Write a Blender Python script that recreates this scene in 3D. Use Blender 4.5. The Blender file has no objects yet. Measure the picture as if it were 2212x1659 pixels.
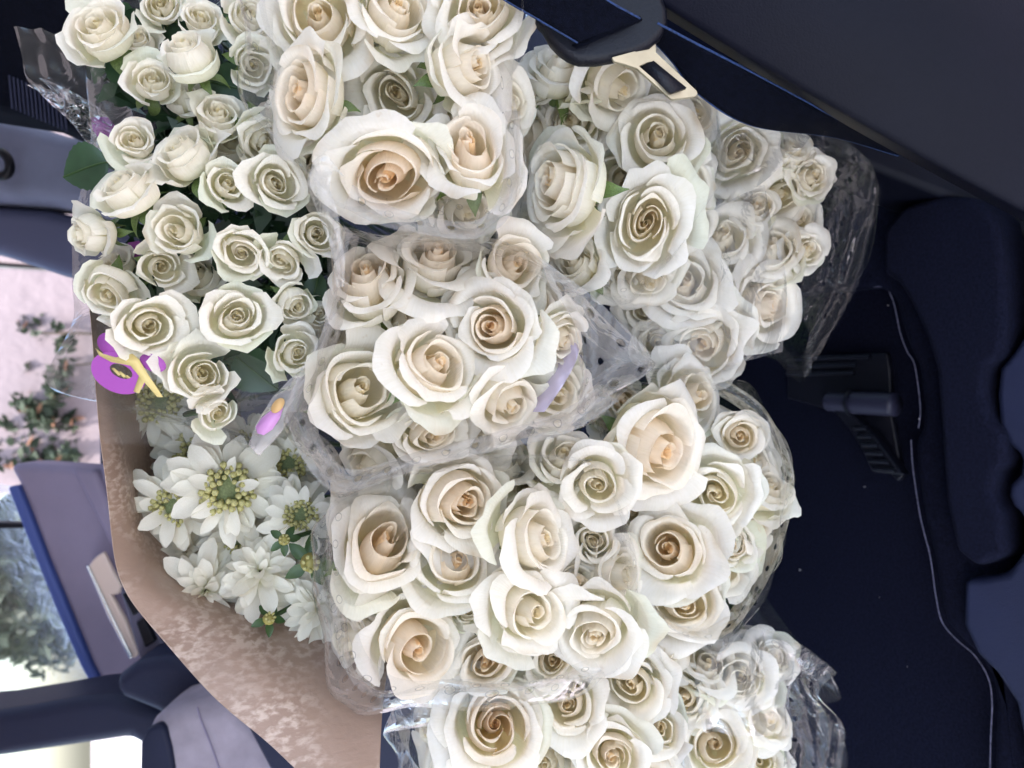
import bpy, math, random
import numpy as np
from mathutils import Vector, Matrix

R = math.radians
scene = bpy.context.scene
COL = scene.collection

# ------------------------------------------------------------------ camera
# The phone was held upright but the picture is stored on its side: picture-left is up.
PITCH = R(30)
CAMP = Vector((0.0, 0.0, 0.95))
FWD = Vector((0, math.cos(PITCH), -math.sin(PITCH)))
UPV = Vector((0, math.sin(PITCH), math.cos(PITCH)))
RGT = Vector((1, 0, 0))
W, H = 2212.0, 1659.0                      # units used for measuring the photograph
FOC = W * 26.0 / 36.0

cam_data = bpy.data.cameras.new("camera")
cam = bpy.data.objects.new("camera", cam_data)
COL.objects.link(cam)
cam_data.lens = 26
cam_data.sensor_width = 36
cam_data.sensor_fit = 'HORIZONTAL'
cam_data.clip_start = 0.02
cam_data.clip_end = 500
cam_data.dof.use_dof = True
cam_data.dof.focus_distance = 0.545
cam_data.dof.aperture_fstop = 7.0
M3 = Matrix((-UPV, RGT, -FWD)).transposed()
cam.matrix_world = Matrix.Translation(CAMP) @ M3.to_4x4()
scene.camera = cam

# ------------------------------------------------------------------ world, sun, exposure
SUN_DIR = Vector((-0.55, -0.62, 1.55)).normalized()      # towards the sun
world = bpy.data.worlds.new("World")
scene.world = world
world.use_nodes = True
wn = world.node_tree.nodes
wl = world.node_tree.links
bg = wn["Background"]
sky = wn.new("ShaderNodeTexSky")
sky.sky_type = 'NISHITA'
sky.sun_disc = False
sky.sun_elevation = math.asin(SUN_DIR.z)
sky.sun_rotation = math.atan2(SUN_DIR.x, SUN_DIR.y)
sky.dust_density = 3.2
sky.ozone_density = 1.8
sky.air_density = 1.2
wl.new(sky.outputs[0], bg.inputs[0])
bg.inputs[1].default_value = 0.15
sun_d = bpy.data.lights.new("sun", 'SUN')
sun_d.energy = 2.2
sun_d.angle = R(0.5)
sun_d.color = (1.0, 0.95, 0.88)
sun = bpy.data.objects.new("sun", sun_d)
COL.objects.link(sun)
sun.rotation_euler = SUN_DIR.to_track_quat('Z', 'Y').to_euler()
vs = scene.view_settings
scene.display_settings.display_device = 'sRGB'
vs.view_transform = 'Standard'
vs.look = 'None'
vs.gamma = 1.0
vs.use_curve_mapping = False
vs.exposure = 2.32
scene.render.engine = 'CYCLES'
cy = scene.cycles
cy.use_denoising = True
cy.max_bounces = 9
cy.diffuse_bounces = 7
cy.glossy_bounces = 3
cy.transmission_bounces = 4
cy.transparent_max_bounces = 16
cy.caustics_reflective = False
cy.caustics_refractive = False

# ------------------------------------------------------------------ helpers
def at(px, py, d):
    """photo point (2212 x 1659 units) at depth d metres -> world"""
    a = (px - W / 2) / FOC
    b = (H / 2 - py) / FOC
    return CAMP + d * (FWD - UPV * a + RGT * b)

def on_z(px, py, z):
    """photo point on the level plane at height z -> world"""
    v = at(px, py, 1.0) - CAMP
    return CAMP + v * ((z - CAMP.z) / v.z)

def img_dir(dx, dy, toward=0.0):
    """direction given in picture terms: right, down, towards the camera"""
    return (-UPV * dx - RGT * dy - FWD * toward)

def tag(o, label=None, cat=None, group=None, kind=None):
    if label: o["label"] = label
    if cat: o["category"] = cat
    if group: o["group"] = group
    if kind: o["kind"] = kind
    return o

def link(o, parent=None):
    COL.objects.link(o)
    if parent is not None:
        o.parent = parent
    return o

def empty(name, m=None):
    o = bpy.data.objects.new(name, None)
    o.empty_display_size = 0.02
    link(o)
    if m is not None:
        o.matrix_basis = m
    return o

def obj(name, me, parent=None, m=None):
    o = bpy.data.objects.new(name, me)
    link(o, parent)
    if m is not None:
        o.matrix_basis = m
    return o

def mesh(name, verts, faces, mat=None, smooth=True):
    me = bpy.data.meshes.new(name)
    me.from_pydata([tuple(v) for v in verts], [], faces)
    if smooth:
        me.polygons.foreach_set("use_smooth", [True] * len(me.polygons))
    if mat is not None:
        me.materials.append(mat)
    me.update()
    return me

_gridcache = {}
def grid_faces(nu, nv, wrap=False):
    key = (nu, nv, wrap)
    if key not in _gridcache:
        f = []
        for j in range(nv - 1):
            for i in range(nu if wrap else nu - 1):
                i2 = (i + 1) % nu
                f.append((j * nu + i, j * nu + i2, (j + 1) * nu + i2, (j + 1) * nu + i))
        _gridcache[key] = f
    return _gridcache[key]

def grid_mesh(name, P, mat, wrap=False, uv=None, col=None):
    """P: (nv, nu, 3) array"""
    nv, nu = P.shape[:2]
    faces = grid_faces(nu, nv, wrap)
    me = bpy.data.meshes.new(name)
    me.from_pydata(P.reshape(-1, 3).tolist(), [], faces)
    me.polygons.foreach_set("use_smooth", [True] * len(me.polygons))
    if mat is not None:
        me.materials.append(mat)
    if uv is not None:
        lay = me.uv_layers.new(name="UVMap")
        idx = np.array(faces)
        u = uv.reshape(-1, 2)[idx.reshape(-1)].copy()
        if wrap:                                   # last column wraps: carry on counting
            ii = idx % nu
            last = (ii[:, 0] == nu - 1)
            step = uv[0, 1, 0] - uv[0, 0, 0]
            u4 = u.reshape(-1, 4, 2)
            u4[last, 1, 0] = u4[last, 0, 0] + step
            u4[last, 2, 0] = u4[last, 3, 0] + step
            u = u4.reshape(-1, 2)
        lay.data.foreach_set("uv", u.astype(np.float32).ravel())
    if col is not None:
        ca = me.color_attributes.new("tint", 'FLOAT_COLOR', 'POINT')
        c4 = np.ones((nv * nu, 4), np.float32)
        c4[:, :3] = col.reshape(-1, 3)
        ca.data.foreach_set("color", c4.ravel())
    me.update()
    return me

def catmull(pts, n, closed=False):
    P = np.array([tuple(p) for p in pts], float)
    m = len(P)
    segs = m if closed else m - 1
    t = np.linspace(0, segs, n, endpoint=not closed)
    i = np.minimum(t.astype(int), segs - 1)
    f = (t - i)[:, None]
    g = (lambda k: P[(i + k) % m]) if closed else (lambda k: P[np.clip(i + k, 0, m - 1)])
    p0, p1, p2, p3 = g(-1), g(0), g(1), g(2)
    return 0.5 * (2 * p1 + (p2 - p0) * f + (2 * p0 - 5 * p1 + 4 * p2 - p3) * f ** 2 + (3 * p1 - p0 - 3 * p2 + p3) * f ** 3)

def tube_mesh(name, pts, rad, mat, n=6, taper=None):
    P = np.array([tuple(p) for p in pts], float)
    m = len(P)
    T = np.gradient(P, axis=0)
    T /= np.linalg.norm(T, axis=1)[:, None] + 1e-12
    ref = np.array([0.31, 0.57, 0.76])
    A = np.cross(T, ref); A /= np.linalg.norm(A, axis=1)[:, None] + 1e-12
    B = np.cross(T, A)
    ang = np.linspace(0, 2 * math.pi, n, endpoint=False)
    rr = np.full(m, rad) if taper is None else rad * np.array(taper)
    G = P[:, None, :] + rr[:, None, None] * (np.cos(ang)[None, :, None] * A[:, None, :] + np.sin(ang)[None, :, None] * B[:, None, :])
    return grid_mesh(name, G, mat, wrap=True)

def prism(name, loop, offset, mat, bevel=0.0, segs=3, parent=None, holes=None):
    """solid slab: loop of world points, pushed along offset (Vector); bevelled"""
    n = len(loop)
    v = [Vector(p) for p in loop] + [Vector(p) + offset for p in loop]
    f = [tuple(range(n)), tuple(range(2 * n - 1, n - 1, -1))]
    for i in range(n):
        j = (i + 1) % n
        f.append((i, n + i, n + j, j))
    c = sum(v, Vector()) / len(v)
    me = mesh(name, [p - c for p in v], f, mat, smooth=True)
    o = obj(name, me, None)
    o.location = c
    if bevel > 0:
        b = o.modifiers.new("bevel", 'BEVEL')
        b.width = bevel; b.segments = segs; b.limit_method = 'ANGLE'; b.angle_limit = R(35)
        b.harden_normals = False
        w = o.modifiers.new("wn", 'WEIGHTED_NORMAL'); w.keep_sharp = False
    if parent is not None:
        set_parent(o, parent)
    return o

def set_parent(o, parent):
    o.parent = parent                       # o is still in world terms: its basis stays its place in the world
    o.matrix_parent_inverse = wmat(parent).inverted()

def wmat(o):
    if o.parent is None:
        return o.matrix_basis.copy()
    return wmat(o.parent) @ o.matrix_parent_inverse @ o.matrix_basis

def frame(p, z, xhint):
    z = Vector(z).normalized()
    x = Vector(xhint); x = (x - z * x.dot(z)).normalized()
    y = z.cross(x)
    m = Matrix((x, y, z)).transposed().to_4x4()
    m.translation = p
    return m

# ------------------------------------------------------------------ materials
def new_mat(name):
    m = bpy.data.materials.new(name)
    m.use_nodes = True
    nt = m.node_tree
    for n in list(nt.nodes):
        nt.nodes.remove(n)
    out = nt.nodes.new("ShaderNodeOutputMaterial")
    return m, nt, out

def N(nt, t, **kw):
    n = nt.nodes.new(t)
    for k, v in kw.items():
        if hasattr(n, k):
            setattr(n, k, v)
        else:
            n.inputs[k.replace("_", " ")].default_value = v
    return n

def petal_material(name, transl=0.57, rough=0.5, vein=0.35):
    m, nt, out = new_mat(name)
    L = nt.links
    at_ = N(nt, "ShaderNodeAttribute"); at_.attribute_name = "tint"
    uv = N(nt, "ShaderNodeUVMap")
    mp = N(nt, "ShaderNodeMapping"); mp.inputs["Scale"].default_value = (44, 2.6, 1)
    L.new(uv.outputs[0], mp.inputs[0])
    nz = N(nt, "ShaderNodeTexNoise"); nz.inputs["Scale"].default_value = 1.0; nz.inputs["Detail"].default_value = 3
    L.new(mp.outputs[0], nz.inputs[0])
    tc = N(nt, "ShaderNodeTexCoord")
    n2 = N(nt, "ShaderNodeTexNoise"); n2.inputs["Scale"].default_value = 55; n2.inputs["Detail"].default_value = 4
    L.new(tc.outputs["Object"], n2.inputs[0])
    # faint mottling of the petal's own colour and rare tan bruises
    rmp = N(nt, "ShaderNodeValToRGB")
    rmp.color_ramp.elements[0].position = 0.3; rmp.color_ramp.elements[0].color = (0.93, 0.925, 0.89, 1)
    rmp.color_ramp.elements[1].position = 0.7; rmp.color_ramp.elements[1].color = (1, 1, 1, 1)
    L.new(n2.outputs[0], rmp.inputs[0])
    mul = N(nt, "ShaderNodeMix", data_type='RGBA', blend_type='MULTIPLY')
    mul.inputs[0].default_value = 1.0
    L.new(at_.outputs["Color"], mul.inputs[6]); L.new(rmp.outputs[0], mul.inputs[7])
    rv = N(nt, "ShaderNodeValToRGB")
    rv.color_ramp.elements[0].position = 0.32; rv.color_ramp.elements[0].color = (0.97, 0.965, 0.94, 1)
    rv.color_ramp.elements[1].position = 0.55; rv.color_ramp.elements[1].color = (1, 1, 1, 1)
    L.new(nz.outputs[0], rv.inputs[0])
    mulv = N(nt, "ShaderNodeMix", data_type='RGBA', blend_type='MULTIPLY'); mulv.inputs[0].default_value = 1.0
    L.new(mul.outputs[2], mulv.inputs[6]); L.new(rv.outputs[0], mulv.inputs[7])
    mul = mulv
    n3 = N(nt, "ShaderNodeTexNoise"); n3.inputs["Scale"].default_value = 120; n3.inputs["Detail"].default_value = 2
    L.new(tc.outputs["Object"], n3.inputs[0])
    r3 = N(nt, "ShaderNodeValToRGB")
    r3.color_ramp.elements[0].position = 0.72; r3.color_ramp.elements[0].color = (0, 0, 0, 1)
    r3.color_ramp.elements[1].position = 0.80; r3.color_ramp.elements[1].color = (0.35, 0.35, 0.35, 1)
    L.new(n3.outputs[0], r3.inputs[0])
    br = N(nt, "ShaderNodeMix", data_type='RGBA')
    L.new(r3.outputs[0], br.inputs[0]); L.new(mul.outputs[2], br.inputs[6]); br.inputs[7].default_value = (0.60, 0.46, 0.28, 1)
    bmp = N(nt, "ShaderNodeBump"); bmp.inputs["Strength"].default_value = vein; bmp.inputs["Distance"].default_value = 0.0012
    L.new(nz.outputs[0], bmp.inputs["Height"])
    pr = N(nt, "ShaderNodeBsdfPrincipled")
    pr.inputs["Roughness"].default_value = rough
    pr.inputs["Specular IOR Level"].default_value = 0.28
    pr.inputs["Sheen Weight"].default_value = 0.12
    pr.inputs["Sheen Roughness"].default_value = 0.4
    L.new(br.outputs[2], pr.inputs["Base Color"]); L.new(bmp.outputs[0], pr.inputs["Normal"])
    tr = N(nt, "ShaderNodeBsdfTranslucent")
    L.new(br.outputs[2], tr.inputs[0]); L.new(bmp.outputs[0], tr.inputs["Normal"])
    mx = N(nt, "ShaderNodeMixShader"); mx.inputs[0].default_value = transl
    L.new(pr.outputs[0], mx.inputs[1]); L.new(tr.outputs[0], mx.inputs[2])
    L.new(mx.outputs[0], out.inputs[0])
    return m

def plain(name, col, rough=0.6, spec=0.3, noise=None, bump=None, metal=0.0, coat=0.0, sheen=0.0):
    """noise=(scale, strength of colour change) bump=(scale, distance)"""
    m, nt, out = new_mat(name)
    L = nt.links
    pr = N(nt, "ShaderNodeBsdfPrincipled")
    pr.inputs["Base Color"].default_value = (*col, 1)
    pr.inputs["Roughness"].default_value = rough
    pr.inputs["Specular IOR Level"].default_value = spec
    pr.inputs["Metallic"].default_value = metal
    pr.inputs["Coat Weight"].default_value = coat
    pr.inputs["Sheen Weight"].default_value = sheen
    tc = N(nt, "ShaderNodeTexCoord")
    if noise:
        nz = N(nt, "ShaderNodeTexNoise"); nz.inputs["Scale"].default_value = noise[0]; nz.inputs["Detail"].default_value = 5
        L.new(tc.outputs["Object"], nz.inputs[0])
        r = N(nt, "ShaderNodeValToRGB")
        a = noise[1]
        r.color_ramp.elements[0].position = 0.3; r.color_ramp.elements[0].color = (*[c * (1 - a) for c in col], 1)
        r.color_ramp.elements[1].position = 0.7; r.color_ramp.elements[1].color = (*[c * (1 + a) for c in col], 1)
        L.new(nz.outputs[0], r.inputs[0]); L.new(r.outputs[0], pr.inputs["Base Color"])
    if bump:
        nb = N(nt, "ShaderNodeTexNoise"); nb.inputs["Scale"].default_value = bump[0]; nb.inputs["Detail"].default_value = 4
        L.new(tc.outputs["Object"], nb.inputs[0])
        b = N(nt, "ShaderNodeBump"); b.inputs["Strength"].default_value = 0.8; b.inputs["Distance"].default_value = bump[1]
        L.new(nb.outputs[0], b.inputs["Height"]); L.new(b.outputs[0], pr.inputs["Normal"])
    L.new(pr.outputs[0], out.inputs[0])
    return m

def film_material(name, haze=0.05, holes=True, crinkle=0.5, rough=0.08, cdist=0.0018, fres=1.27, capv=0.34, tint=(0.95, 0.955, 0.96)):
    """clear wrapping film, a little milky, punched with rows of small round holes"""
    m, nt, out = new_mat(name)
    L = nt.links
    tc = N(nt, "ShaderNodeTexCoord")
    nz = N(nt, "ShaderNodeTexNoise"); nz.inputs["Scale"].default_value = 16; nz.inputs["Detail"].default_value = 3
    nz.inputs["Distortion"].default_value = 1.2
    L.new(tc.outputs["Object"], nz.inputs[0])
    b = N(nt, "ShaderNodeBump"); b.inputs["Strength"].default_value = crinkle; b.inputs["Distance"].default_value = cdist
    vo = N(nt, "ShaderNodeTexVoronoi", feature='DISTANCE_TO_EDGE'); vo.inputs["Scale"].default_value = 14
    wp_ = N(nt, "ShaderNodeMix", data_type='RGBA'); wp_.inputs[0].default_value = 0.25
    L.new(tc.outputs["Object"], wp_.inputs[6]); L.new(nz.outputs["Color"], wp_.inputs[7])
    L.new(wp_.outputs[2], vo.inputs[0])
    ad = N(nt, "ShaderNodeMath", operation='MULTIPLY_ADD'); ad.inputs[1].default_value = 2.2
    L.new(vo.outputs["Distance"], ad.inputs[0]); L.new(nz.outputs[0], ad.inputs[2])
    L.new(ad.outputs[0], b.inputs["Height"])
    tr = N(nt, "ShaderNodeBsdfTransparent"); tr.inputs[0].default_value = (*tint, 1)
    gl = N(nt, "ShaderNodeBsdfGlossy"); gl.inputs["Roughness"].default_value = rough; gl.inputs[0].default_value = (1, 1, 1, 1)
    L.new(b.outputs[0], gl.inputs["Normal"])
    df = N(nt, "ShaderNodeBsdfDiffuse"); df.inputs[0].default_value = (0.8, 0.765, 0.72, 1)
    L.new(b.outputs[0], df.inputs["Normal"])
    fr = N(nt, "ShaderNodeFresnel"); fr.inputs[0].default_value = fres
    L.new(b.outputs[0], fr.inputs["Normal"])
    m1 = N(nt, "ShaderNodeMixShader"); m1.inputs[0].default_value = haze
    L.new(tr.outputs[0], m1.inputs[1]); L.new(df.outputs[0], m1.inputs[2])
    cap = N(nt, "ShaderNodeMath", operation='MINIMUM'); cap.inputs[1].default_value = capv
    L.new(fr.outputs[0], cap.inputs[0])
    m2 = N(nt, "ShaderNodeMixShader")
    L.new(cap.outputs[0], m2.inputs[0]); L.new(m1.outputs[0], m2.inputs[1]); L.new(gl.outputs[0], m2.inputs[2])
    last = m2
    if holes:
        uv = N(nt, "ShaderNodeUVMap")
        fr_ = N(nt, "ShaderNodeVectorMath", operation='FRACTION')
        L.new(uv.outputs[0], fr_.inputs[0])
        sub = N(nt, "ShaderNodeVectorMath", operation='SUBTRACT'); sub.inputs[1].default_value = (0.5, 0.5, 0.0)
        L.new(fr_.outputs[0], sub.inputs[0])
        sc = N(nt, "ShaderNodeVectorMath", operation='MULTIPLY'); sc.inputs[1].default_value = (1.0, 1.0, 0.0)
        L.new(sub.outputs[0], sc.inputs[0])
        ln = N(nt, "ShaderNodeVectorMath", operation='LENGTH')
        L.new(sc.outputs[0], ln.inputs[0])
        lt = N(nt, "ShaderNodeMath", operation='LESS_THAN'); lt.inputs[1].default_value = 0.125
        L.new(ln.outputs["Value"], lt.inputs[0])
        # darker rim of each hole
        lt2 = N(nt, "ShaderNodeMath", operation='LESS_THAN'); lt2.inputs[1].default_value = 0.16
        L.new(ln.outputs["Value"], lt2.inputs[0])
        rim = N(nt, "ShaderNodeBsdfPrincipled"); rim.inputs["Base Color"].default_value = (0.09, 0.085, 0.085, 1); rim.inputs["Roughness"].default_value = 0.25
        mr0 = N(nt, "ShaderNodeMixShader"); mr0.inputs[0].default_value = 0.4
        L.new(m2.outputs[0], mr0.inputs[1]); L.new(rim.outputs[0], mr0.inputs[2])
        mr = N(nt, "ShaderNodeMixShader")
        L.new(lt2.outputs[0], mr.inputs[0]); L.new(m2.outputs[0], mr.inputs[1]); L.new(mr0.outputs[0], mr.inputs[2])
        clear = N(nt, "ShaderNodeBsdfTransparent"); clear.inputs[0].default_value = (1, 1, 1, 1)
        m3 = N(nt, "ShaderNodeMixShader")
        L.new(lt.outputs[0], m3.inputs[0]); L.new(mr.outputs[0], m3.inputs[1]); L.new(clear.outputs[0], m3.inputs[2])
        last = m3
    L.new(last.outputs[0], out.inputs[0])
    return m

def leaf_material(name, col, transl=0.25, rough=0.4):
    m, nt, out = new_mat(name)
    L = nt.links
    tc = N(nt, "ShaderNodeTexCoord")
    nz = N(nt, "ShaderNodeTexNoise"); nz.inputs["Scale"].default_value = 40; nz.inputs["Detail"].default_value = 3
    L.new(tc.outputs["Object"], nz.inputs[0])
    r = N(nt, "ShaderNodeValToRGB")
    r.color_ramp.elements[0].position = 0.3; r.color_ramp.elements[0].color = (*[c * 0.7 for c in col], 1)
    r.color_ramp.elements[1].position = 0.75; r.color_ramp.elements[1].color = (*[c * 1.35 for c in col], 1)
    L.new(nz.outputs[0], r.inputs[0])
    b = N(nt, "ShaderNodeBump"); b.inputs["Strength"].default_value = 0.4; b.inputs["Distance"].default_value = 0.001
    L.new(nz.outputs[0], b.inputs["Height"])
    pr = N(nt, "ShaderNodeBsdfPrincipled"); pr.inputs["Roughness"].default_value = rough
    L.new(r.outputs[0], pr.inputs["Base Color"]); L.new(b.outputs[0], pr.inputs["Normal"])
    tr = N(nt, "ShaderNodeBsdfTranslucent"); L.new(r.outputs[0], tr.inputs[0])
    mx = N(nt, "ShaderNodeMixShader"); mx.inputs[0].default_value = transl
    L.new(pr.outputs[0], mx.inputs[1]); L.new(tr.outputs[0], mx.inputs[2])
    L.new(mx.outputs[0], out.inputs[0])
    return m

def kraft_material():
    m, nt, out = new_mat("kraft_paper")
    L = nt.links
    tc = N(nt, "ShaderNodeTexCoord")
    n1 = N(nt, "ShaderNodeTexNoise"); n1.inputs["Scale"].default_value = 170; n1.inputs["Detail"].default_value = 3; n1.inputs["Distortion"].default_value = 0.2
    mp = N(nt, "ShaderNodeMapping"); mp.inputs["Scale"].default_value = (1.6, 0.8, 0.8)
    L.new(tc.outputs["Object"], mp.inputs[0]); L.new(mp.outputs[0], n1.inputs[0])
    r = N(nt, "ShaderNodeValToRGB")
    r.color_ramp.elements[0].position = 0.44; r.color_ramp.elements[0].color = (0.30, 0.20, 0.15, 1)
    r.color_ramp.elements[1].position = 0.62; r.color_ramp.elements[1].color = (0.52, 0.405, 0.335, 1)  # pale blotches put film reflections, along with paper fibres, into the colour
    L.new(n1.outputs[0], r.inputs[0])
    n2 = N(nt, "ShaderNodeTexNoise"); n2.inputs["Scale"].default_value = 12; n2.inputs["Detail"].default_value = 3
    L.new(tc.outputs["Object"], n2.inputs[0])
    r2 = N(nt, "ShaderNodeValToRGB")
    r2.color_ramp.elements[0].position = 0.38; r2.color_ramp.elements[0].color = (0, 0, 0, 1)
    r2.color_ramp.elements[1].position = 0.58; r2.color_ramp.elements[1].color = (1, 1, 1, 1)
    L.new(n2.outputs[0], r2.inputs[0])
    mx = N(nt, "ShaderNodeMix", data_type='RGBA'); mx.inputs[6].default_value = (0.345, 0.235, 0.178, 1)
    L.new(r2.outputs[0], mx.inputs[0]); L.new(r.outputs[0], mx.inputs[7])
    b = N(nt, "ShaderNodeBump"); b.inputs["Strength"].default_value = 0.4; b.inputs["Distance"].default_value = 0.0012
    L.new(n1.outputs[0], b.inputs["Height"])
    pr = N(nt, "ShaderNodeBsdfPrincipled"); pr.inputs["Roughness"].default_value = 0.55
    pr.inputs["Coat Weight"].default_value = 0.35; pr.inputs["Coat Roughness"].default_value = 0.3
    L.new(mx.outputs[2], pr.inputs["Base Color"]); L.new(b.outputs[0], pr.inputs["Normal"]); L.new(b.outputs[0], pr.inputs["Coat Normal"])
    L.new(pr.outputs[0], out.inputs[0])
    return m

MAT = {}
MAT["petal"] = petal_material("rose_petal")
MAT["spray"] = petal_material("spray_rose_petal", transl=0.45, vein=0.4)
MAT["mum"] = petal_material("chrysanthemum_petal", transl=0.35, vein=0.2)
MAT["sepal"] = leaf_material("sepal_green", (0.13, 0.19, 0.055))
MAT["leaf"] = leaf_material("rose_leaf_green", (0.032, 0.072, 0.034), rough=0.35)
MAT["stem"] = leaf_material("stem_green", (0.05, 0.10, 0.03))
MAT["film"] = film_material("clear_film", haze=0.06)
MAT["film_milky"] = film_material("milky_film", haze=0.12, tint=(.84, .82, .805))
MAT["film_fold"] = film_material("folded_film", haze=0.22, holes=False, rough=0.12, cdist=.003, fres=1.4)
MAT["film_veil"] = film_material("veil_film", haze=0.055, holes=False)
MAT["film_dim"] = film_material("dim_film", haze=0.016)
MAT["film_plain"] = film_material("plain_film", haze=0.035, holes=False, fres=1.16)
MAT["film_crinkle"] = film_material("crinkled_film", haze=0.03, holes=False, crinkle=1.0, rough=0.06, cdist=0.012, fres=1.9, capv=0.9)
MAT["kraft"] = kraft_material()
MAT["carpet"] = plain("navy_carpet", (0.0048, 0.0056, 0.0135), rough=0.95, spec=0.04, noise=(320, 0.45), bump=(900, 0.004))
MAT["leather"] = plain("dark_leather", (0.0030, 0.0034, 0.0080), rough=0.5, spec=0.09, noise=(6, 0.25), bump=(700, 0.0004))
MAT["webbing"] = plain("black_webbing", (0.0022, 0.003, 0.0075), rough=0.75, spec=0.05, noise=(300, 0.4), bump=(1200, 0.002))
MAT["webbing_edge"] = plain("blue_webbing_edge", (0.010, 0.028, 0.09), rough=0.7, noise=(500, 0.5))
MAT["black_plastic"] = plain("black_plastic", (0.0045, 0.005, 0.009), rough=0.4, spec=0.2, bump=(600, 0.0006))
MAT["grey_plastic"] = plain("blue_grey_plastic", (0.010, 0.013, 0.034), rough=0.6, spec=0.2, noise=(8, 0.15), bump=(900, 0.0006))
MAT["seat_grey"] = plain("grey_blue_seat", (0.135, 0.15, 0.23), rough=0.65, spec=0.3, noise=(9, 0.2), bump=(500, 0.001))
MAT["seat_light"] = plain("grey_seat_cloth", (0.27, 0.24, 0.29), rough=0.75, noise=(30, 0.15), bump=(700, 0.001))
MAT["pillar"] = plain("mauve_grey_trim", (0.20, 0.175, 0.265), rough=0.6, spec=0.3, noise=(7, 0.12), bump=(500, 0.0008))
MAT["door_blue"] = plain("blue_colour_fringe", (0.05, 0.08, 0.27), rough=0.5)  # blue fringe of the blurred pillar edge, as a colour
MAT["dash"] = plain("dark_dash", (0.010, 0.013, 0.036), rough=0.55, spec=0.25, bump=(500, 0.0008))
MAT["latch"] = plain("cream_metal", (0.40, 0.36, 0.255), rough=0.4, metal=0.6, noise=(60, 0.12))
MAT["lit_edge"] = plain("pale_lit_edge", (0.09, 0.09, 0.14), rough=0.8, noise=(400, 0.6))  # light on edges, put into a pale colour
MAT["chrome"] = plain("chrome", (0.8, 0.8, 0.82), rough=0.12, metal=1.0)

# ------------------------------------------------------------------ the car around the flowers
# level floor of the footwell
fl = obj("floor", mesh("floor", [(-1.6, -0.1, 0), (1.6, -0.1, 0), (1.6, 1.9, 0), (-1.6, 1.9, 0)], [(0, 1, 2, 3)], MAT["carpet"], False))
tag(fl, kind="structure")

def poly_z(points, z):
    return [on_z(x, y, z) for x, y in points]

# raised carpeted sill hump on the near side of the footwell
edge = [(1700, 640), (1890, 619), (1925, 640), (1945, 720), (1960, 760), (1976, 790), (1988, 880), (1984, 925), (1968, 950), (1972, 1010),
        (1985, 1100), (1996, 1150), (2010, 1205), (2022, 1290), (2036, 1345), (2070, 1385), (2105, 1415), (2135, 1465), (2143, 1520), (2140, 1600), (2137, 1760)]
hump_loop = poly_z([(1700, 640), (1760, 520), (1870, 440), (2000, 405), (2110, 420), (2168, 500), (2178, 620), (2170, 760), (2172, 900), (2185, 1060), (2190, 1240), (2150, 1300), (2150, 1380), (2200, 1480), (2220, 1620), (2230, 1760)], 0.045) + poly_z(edge[::-1][:-1], 0.045)
sill = prism("carpeted_sill", hump_loop, Vector((0, 0, -0.046)), MAT["carpet"], bevel=0.016, segs=5)
tag(sill, "dark navy carpeted hump along the door side of the footwell", "carpet trim")
th = obj("lit_edge_line", tube_mesh("lit_edge_line", catmull([on_z(x, y, 0.034) for x, y in edge[:8]], 60), 0.00075, MAT["lit_edge"]))  # light caught by the hump's edge, painted as a pale tube
set_parent(th, sill)
th = obj("lit_edge_line", tube_mesh("lit_edge_line", catmull([on_z(x, y, 0.034) for x, y in edge[8:]], 90), 0.00075, MAT["lit_edge"]))
set_parent(th, sill)

plate = prism("sill_plate", poly_z([(2300, 430), (2240, 430), (2226, 700), (2186, 760), (2156, 795), (2150, 850), (2154, 920), (2176, 962), (2204, 985), (2200, 1024), (2178, 1046), (2174, 1072), (2186, 1096), (2206, 1112), (2208, 1190), (2172, 1238), (2120, 1248), (2080, 1250), (2078, 1350), (2110, 1415), (2150, 1455), (2192, 1520), (2212, 1620), (2240, 1760), (2330, 1760), (2330, 430)], 0.075), Vector((0, 0, -0.05)), MAT["grey_plastic"], bevel=0.009)
tag(plate, "blue grey moulded plastic sill plate along the right edge", "sill plate")
for hl in ([(2124, 756), (2130, 800), (2136, 855)], [(2156, 1008), (2155, 1050), (2164, 1104)]):  # highlights on the notch edges, painted as thin pale tubes
    e = obj("edge_highlight", tube_mesh("edge_highlight", catmull([on_z(x, y, 0.052) for x, y in hl], 12), 0.0008, MAT["lit_edge"], taper=np.sin(np.linspace(.15, 3, 12))))
    set_parent(e, plate)

trim = prism("felt_seat_mount", poly_z([(1905, 590), (1905, 500), (1950, 445), (2020, 424), (2100, 424), (2150, 470), (2166, 560), (2172, 700), (2160, 770), (2128, 790), (2122, 850), (2136, 905), (2166, 930), (2172, 1000), (2150, 1020), (2140, 1070), (2160, 1110), (2168, 1200), (2110, 1226), (2062, 1190), (2040, 1080), (2030, 940), (2020, 800), (1996, 720), (1962, 650), (1938, 610)], 0.085), Vector((0, 0, -0.06)), plain("navy_felt", (0.0052, 0.0060, 0.0145), rough=0.95, spec=0.05, noise=(300, 0.35), bump=(900, 0.003)), bevel=0.022, segs=6)
tag(trim, "large moulded navy felt seat base with two notches at the right", "seat base")
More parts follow.
